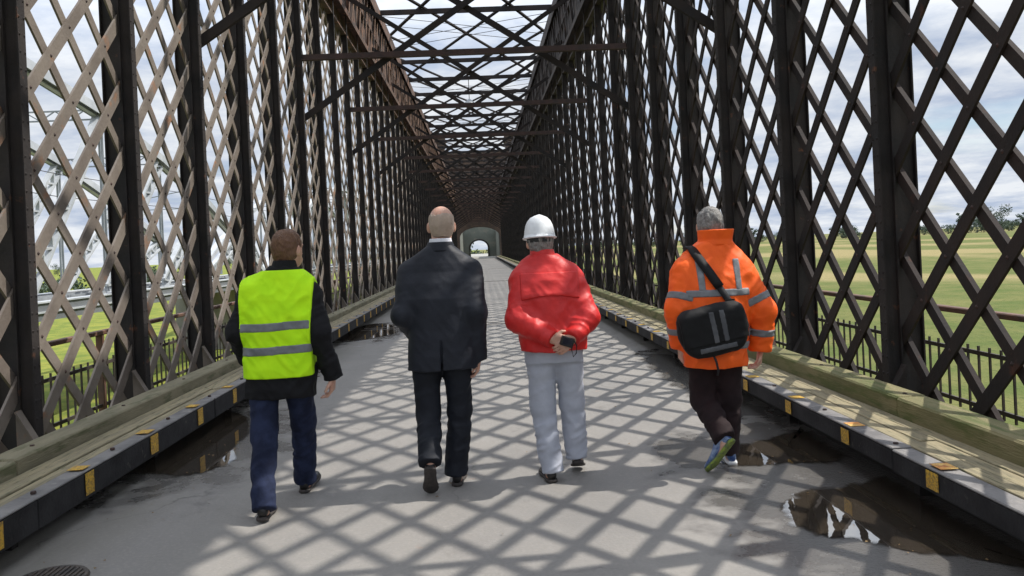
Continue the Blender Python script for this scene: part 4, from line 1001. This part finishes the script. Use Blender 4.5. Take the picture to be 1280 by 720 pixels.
# ---------- man in the orange jacket with the shoulder bag
g = dict(head=(.0, .02, 1.584), yaw=-.12, hs=1.02, neck=(.015, 0, 1.43), hipz=.84, waist=.93,
    torso=[(.660, -.045, -.01, .208, .155), (.78, -.043, -.005, .214, .160), (.95, -.038, 0, .222, .162), (1.12, -.030, 0, .230, .165), (1.25, -.024, 0, .232, .155), (1.315, -.018, -.005, .218, .138), (1.37, -.010, -.01, .214, .126), (1.412, -.002, -.01, .188, .114), (1.450, .010, -.01, .145, .106), (1.478, .018, -.01, .115, .10)],
    armL=((-.210, -.02, 1.285), (-.285, -.035, 1.05), (-.258, .03, .80)), armR=((.165, -.02, 1.285), (.290, -.03, 1.01), (.270, .01, .755)),
    handL=((.05, .1, -1), (1, .1, 0), 1, .7), handR=((-.10, .15, -1), (-1, .1, 0), -1, .8),
    legL=((-.125, 0, .82), (-.120, .04, .43), (-.062, -.175, .245)), legR=((.045, 0, .82), (.050, .045, .43), (.040, .065, .10)),
    footL=((-.012, -.240, .215), (-.150, -.150, -.002), (-.58, .68, .46)), footR=((.042, -.01, .0), (.075, .265, .0), (0, 0, 1)),
    tr=(.102, .082, .070), ar=(.086, .080, .066), aw=.006, fold=.010, shh=.095, m_tr=CL['dark'], m_j=CL['orange'], m_s=SH['blue'], m_so=SH['white'])
p, J, w = person((1.55, 5.22), 'grey-haired man in orange high-visibility jacket with a bag across his back', g)
for ch in p.children:
    if ch.name.startswith('shoe') and ch.data.vertices[0].co.x < .03 and ch.data.vertices[0].co.y < -.1:
        for s_ in ch.children: s_.data.materials[0] = SH['neon']
hair(p, w, g['head'], g['yaw'], 1.02, HAIR['grey'], 'short')
C_ = Field((-.16, -.18, 1.36), (.20, .28, 1.58), .006); C_.loft([(1.45, 0.014, 0.0728, 0.122, 0.108), (1.49, 0.02, 0.0772, 0.112, 0.104), (1.556, 0.026, 0.0752, 0.12, 0.112)], 0, 2.2, inner=.014); C_.mesh('collar', CL['orange'], p)
def stripe(fn, off=.0045): J.copy(off).cut(fn).mesh('reflective_stripe', CL['strip'], p)
torso_only = lambda X, Y, Z: np.abs(X + .030) - .208 - .02*np.clip((Z-1.2)/.1, 0, 1)
stripe(lambda X, Y, Z: np.maximum(np.abs(Z - 1.145) - .024, torso_only(X, Y, Z)) + 0*Y)
stripe(lambda X, Y, Z: np.maximum(np.abs(Z - .800) - .022, torso_only(X, Y, Z)) + 0*Y)
for s_, x0 in ((-1, -.135), (1, .105)):
    stripe(lambda X, Y, Z: np.maximum(np.maximum(np.abs(X - x0 - .02*s_*np.clip(Z-1.2, 0, 1)) - .022, 1.160 - Z), Z - 1.36) + 0*Y)
for sd in ('L', 'R'):
    a, e, wr = [np.array(v) for v in g['arm'+sd]]
    for pt, d_ in ((a + (e-a)*.72, unit(a, e)), (e + (wr-e)*.55, unit(e, wr))):
        stripe(lambda X, Y, Z: np.maximum(np.abs((X-pt[0])*d_[0] + (Y-pt[1])*d_[1] + (Z-pt[2])*d_[2]) - .024, np.sqrt((X-pt[0])**2 + (Y-pt[1])**2 + (Z-pt[2])**2) - .125))
# shoulder bag: rounded body, flap with two grey stripes, pocket trim, strap over the left shoulder
bx0, by0 = 1.55, 5.22
bag = empty('messenger_bag', 'black shoulder bag with grey stripes on the back of the man in orange', 'bag', (bx0, by0, 0))
yb = min(J.back(-.10, .95), J.back(-.02, .90), J.back(-.2, .95)) - .004
Bg = Field((-.40, yb - .16, .68), (.22, yb + .06, 1.16), .006)
bc = np.array([-.105, yb - .052, .915]); tl = .17
def bagf(sx_, sy_, sz_, r_, dz=0, dy=0):
    def fn(X, Y, Z):
        x, y, z = X-bc[0], Y-bc[1]-dy, Z-bc[2]-dz; u = x*math.cos(tl) + z*math.sin(tl); v = -x*math.sin(tl) + z*math.cos(tl)
        sx2 = sx_ - .055*np.clip(-v/.15, 0, 1)**1.5 - .02*np.clip(v/.15, 0, 1)**2; v = v + .35*np.clip(np.abs(u)/.22, 0, 1)**2*.05*np.sign(v)
        q = np.sqrt(np.maximum(np.abs(u)-sx2+r_, 0)**2 + np.maximum(np.abs(y)-sy_+r_, 0)**2 + np.maximum(np.abs(v)-sz_+r_, 0)**2) - r_ + np.minimum(np.maximum(np.abs(u)-sx2+r_, np.maximum(np.abs(y)-sy_+r_, np.abs(v)-sz_+r_)), 0)
        return q + .008*vnoise(X*14, Y*14, Z*14) + .004*vnoise(X*34, Y*34, Z*34)
    return fn
Bg.put(bagf(.228, .056, .160, .052), (-.4, yb-.16, .68), (.22, yb+.06, 1.16), 0); Bg.mesh('bag_body', CL['bag'], bag)
Uf = lambda X, Z: (X-bc[0])*math.cos(tl) + (Z-bc[2])*math.sin(tl)
Vf = lambda X, Z: -(X-bc[0])*math.sin(tl) + (Z-bc[2])*math.cos(tl)
Bg.copy(.007).cut(lambda X, Y, Z: np.maximum(np.maximum(-.075 - Vf(X, Z), Y - bc[1] - .01), np.abs(Uf(X, Z)) - .210)).mesh('flap', CL['bag'], bag)
for u0 in (-.005, .060): Bg.copy(.0095).cut(lambda X, Y, Z: np.maximum(np.maximum(np.abs(Uf(X, Z) - u0) - .017, np.maximum(-.074 - Vf(X, Z), Vf(X, Z) - .125)), Y - bc[1])).mesh('grey_stripe', CL['bagstripe'], bag)
Bg.copy(.004).cut(lambda X, Y, Z: np.maximum(np.maximum(np.abs(Uf(X, Z)) - .12, np.abs(Vf(X, Z) + .106) - .016), Y - bc[1])).mesh('pocket_trim', CL['bagstripe'], bag)
def ribbon(pts, wd, th, m_, name, parent, wdir):
    P_ = [Vector(q) for q in pts]; v = []; f = []
    for i, q in enumerate(P_):
        d = (P_[min(i+1, len(P_)-1)] - P_[max(i-1, 0)]).normalized(); nrm = Vector(wdir[i]).normalized(); sd = d.cross(nrm).normalized(); nrm = sd.cross(d).normalized()
        for a_, b_ in ((-1, 0), (1, 0), (1, 1), (-1, 1)): v.append(q + sd*(a_*wd/2) + nrm*(b_*th))
    for i in range(len(P_)-1):
        for k in range(4): f.append((i*4+k, i*4+(k+1) % 4, (i+1)*4+(k+1) % 4, (i+1)*4+k))
    f += [(0, 1, 2, 3), tuple(range(len(v)-4, len(v)))]
    me = new_mesh(name, v, f, m_, True); bm = bmesh.new(); bm.from_mesh(me); bmesh.ops.recalc_face_normals(bm, faces=bm.faces); bm.to_mesh(me); bm.free(); return link(name, me, parent)
path = []; wd_ = []
for i in range(15):
    t = i/14; x = .105 + (-.150 - .105)*t**.9; z = .965 + (1.395 - .965)*t; path.append((x, J.back(x, z) - .006, z)); wd_.append((.0, -1, .3*t))
for t in (.25, .5, .75, 1.0):
    x = -.150 - .03*t; y = path[14][1] + t*.17; z = 1.0
    zz = 1.55
    while J.val((x, min(y, .1), zz)) > 0 and zz > 1.2: zz -= .003
    path.append((x, min(y, .1), zz + .008)); wd_.append((0, -.6 + t, 1))
path = [Vector(q) for q in path]
for _ in range(2): path = [path[0]] + [(path[i-1] + path[i]*2 + path[i+1])/4 for i in range(1, len(path)-1)] + [path[-1]]
path = [q + Vector(d).normalized()*.006 for q, d in zip(path, wd_)]
ribbon(path, .042, .007, CL['webbing'], 'strap', bag, wd_)
pad = path[7:17]; ribbon([q + Vector(d).normalized()*.005 for q, d in zip(pad, wd_[7:17])], .058, .012, CL['bag'], 'shoulder_pad', bag, wd_[7:17])
MB().bar(path[4] + Vector((-.03, -.012, 0)), path[4] + Vector((.03, -.012, 0)), .012, .035).build('buckle', M['camera'], bag)
ribbon([(-.12, yb - .07, .775), (-.10, yb - .075, .72), (-.085, yb - .06, .66), (-.09, yb - .05, .63)], .014, .003, CL['webbing'], 'loose_strap_end', bag, [(0, -1, 0)]*4)
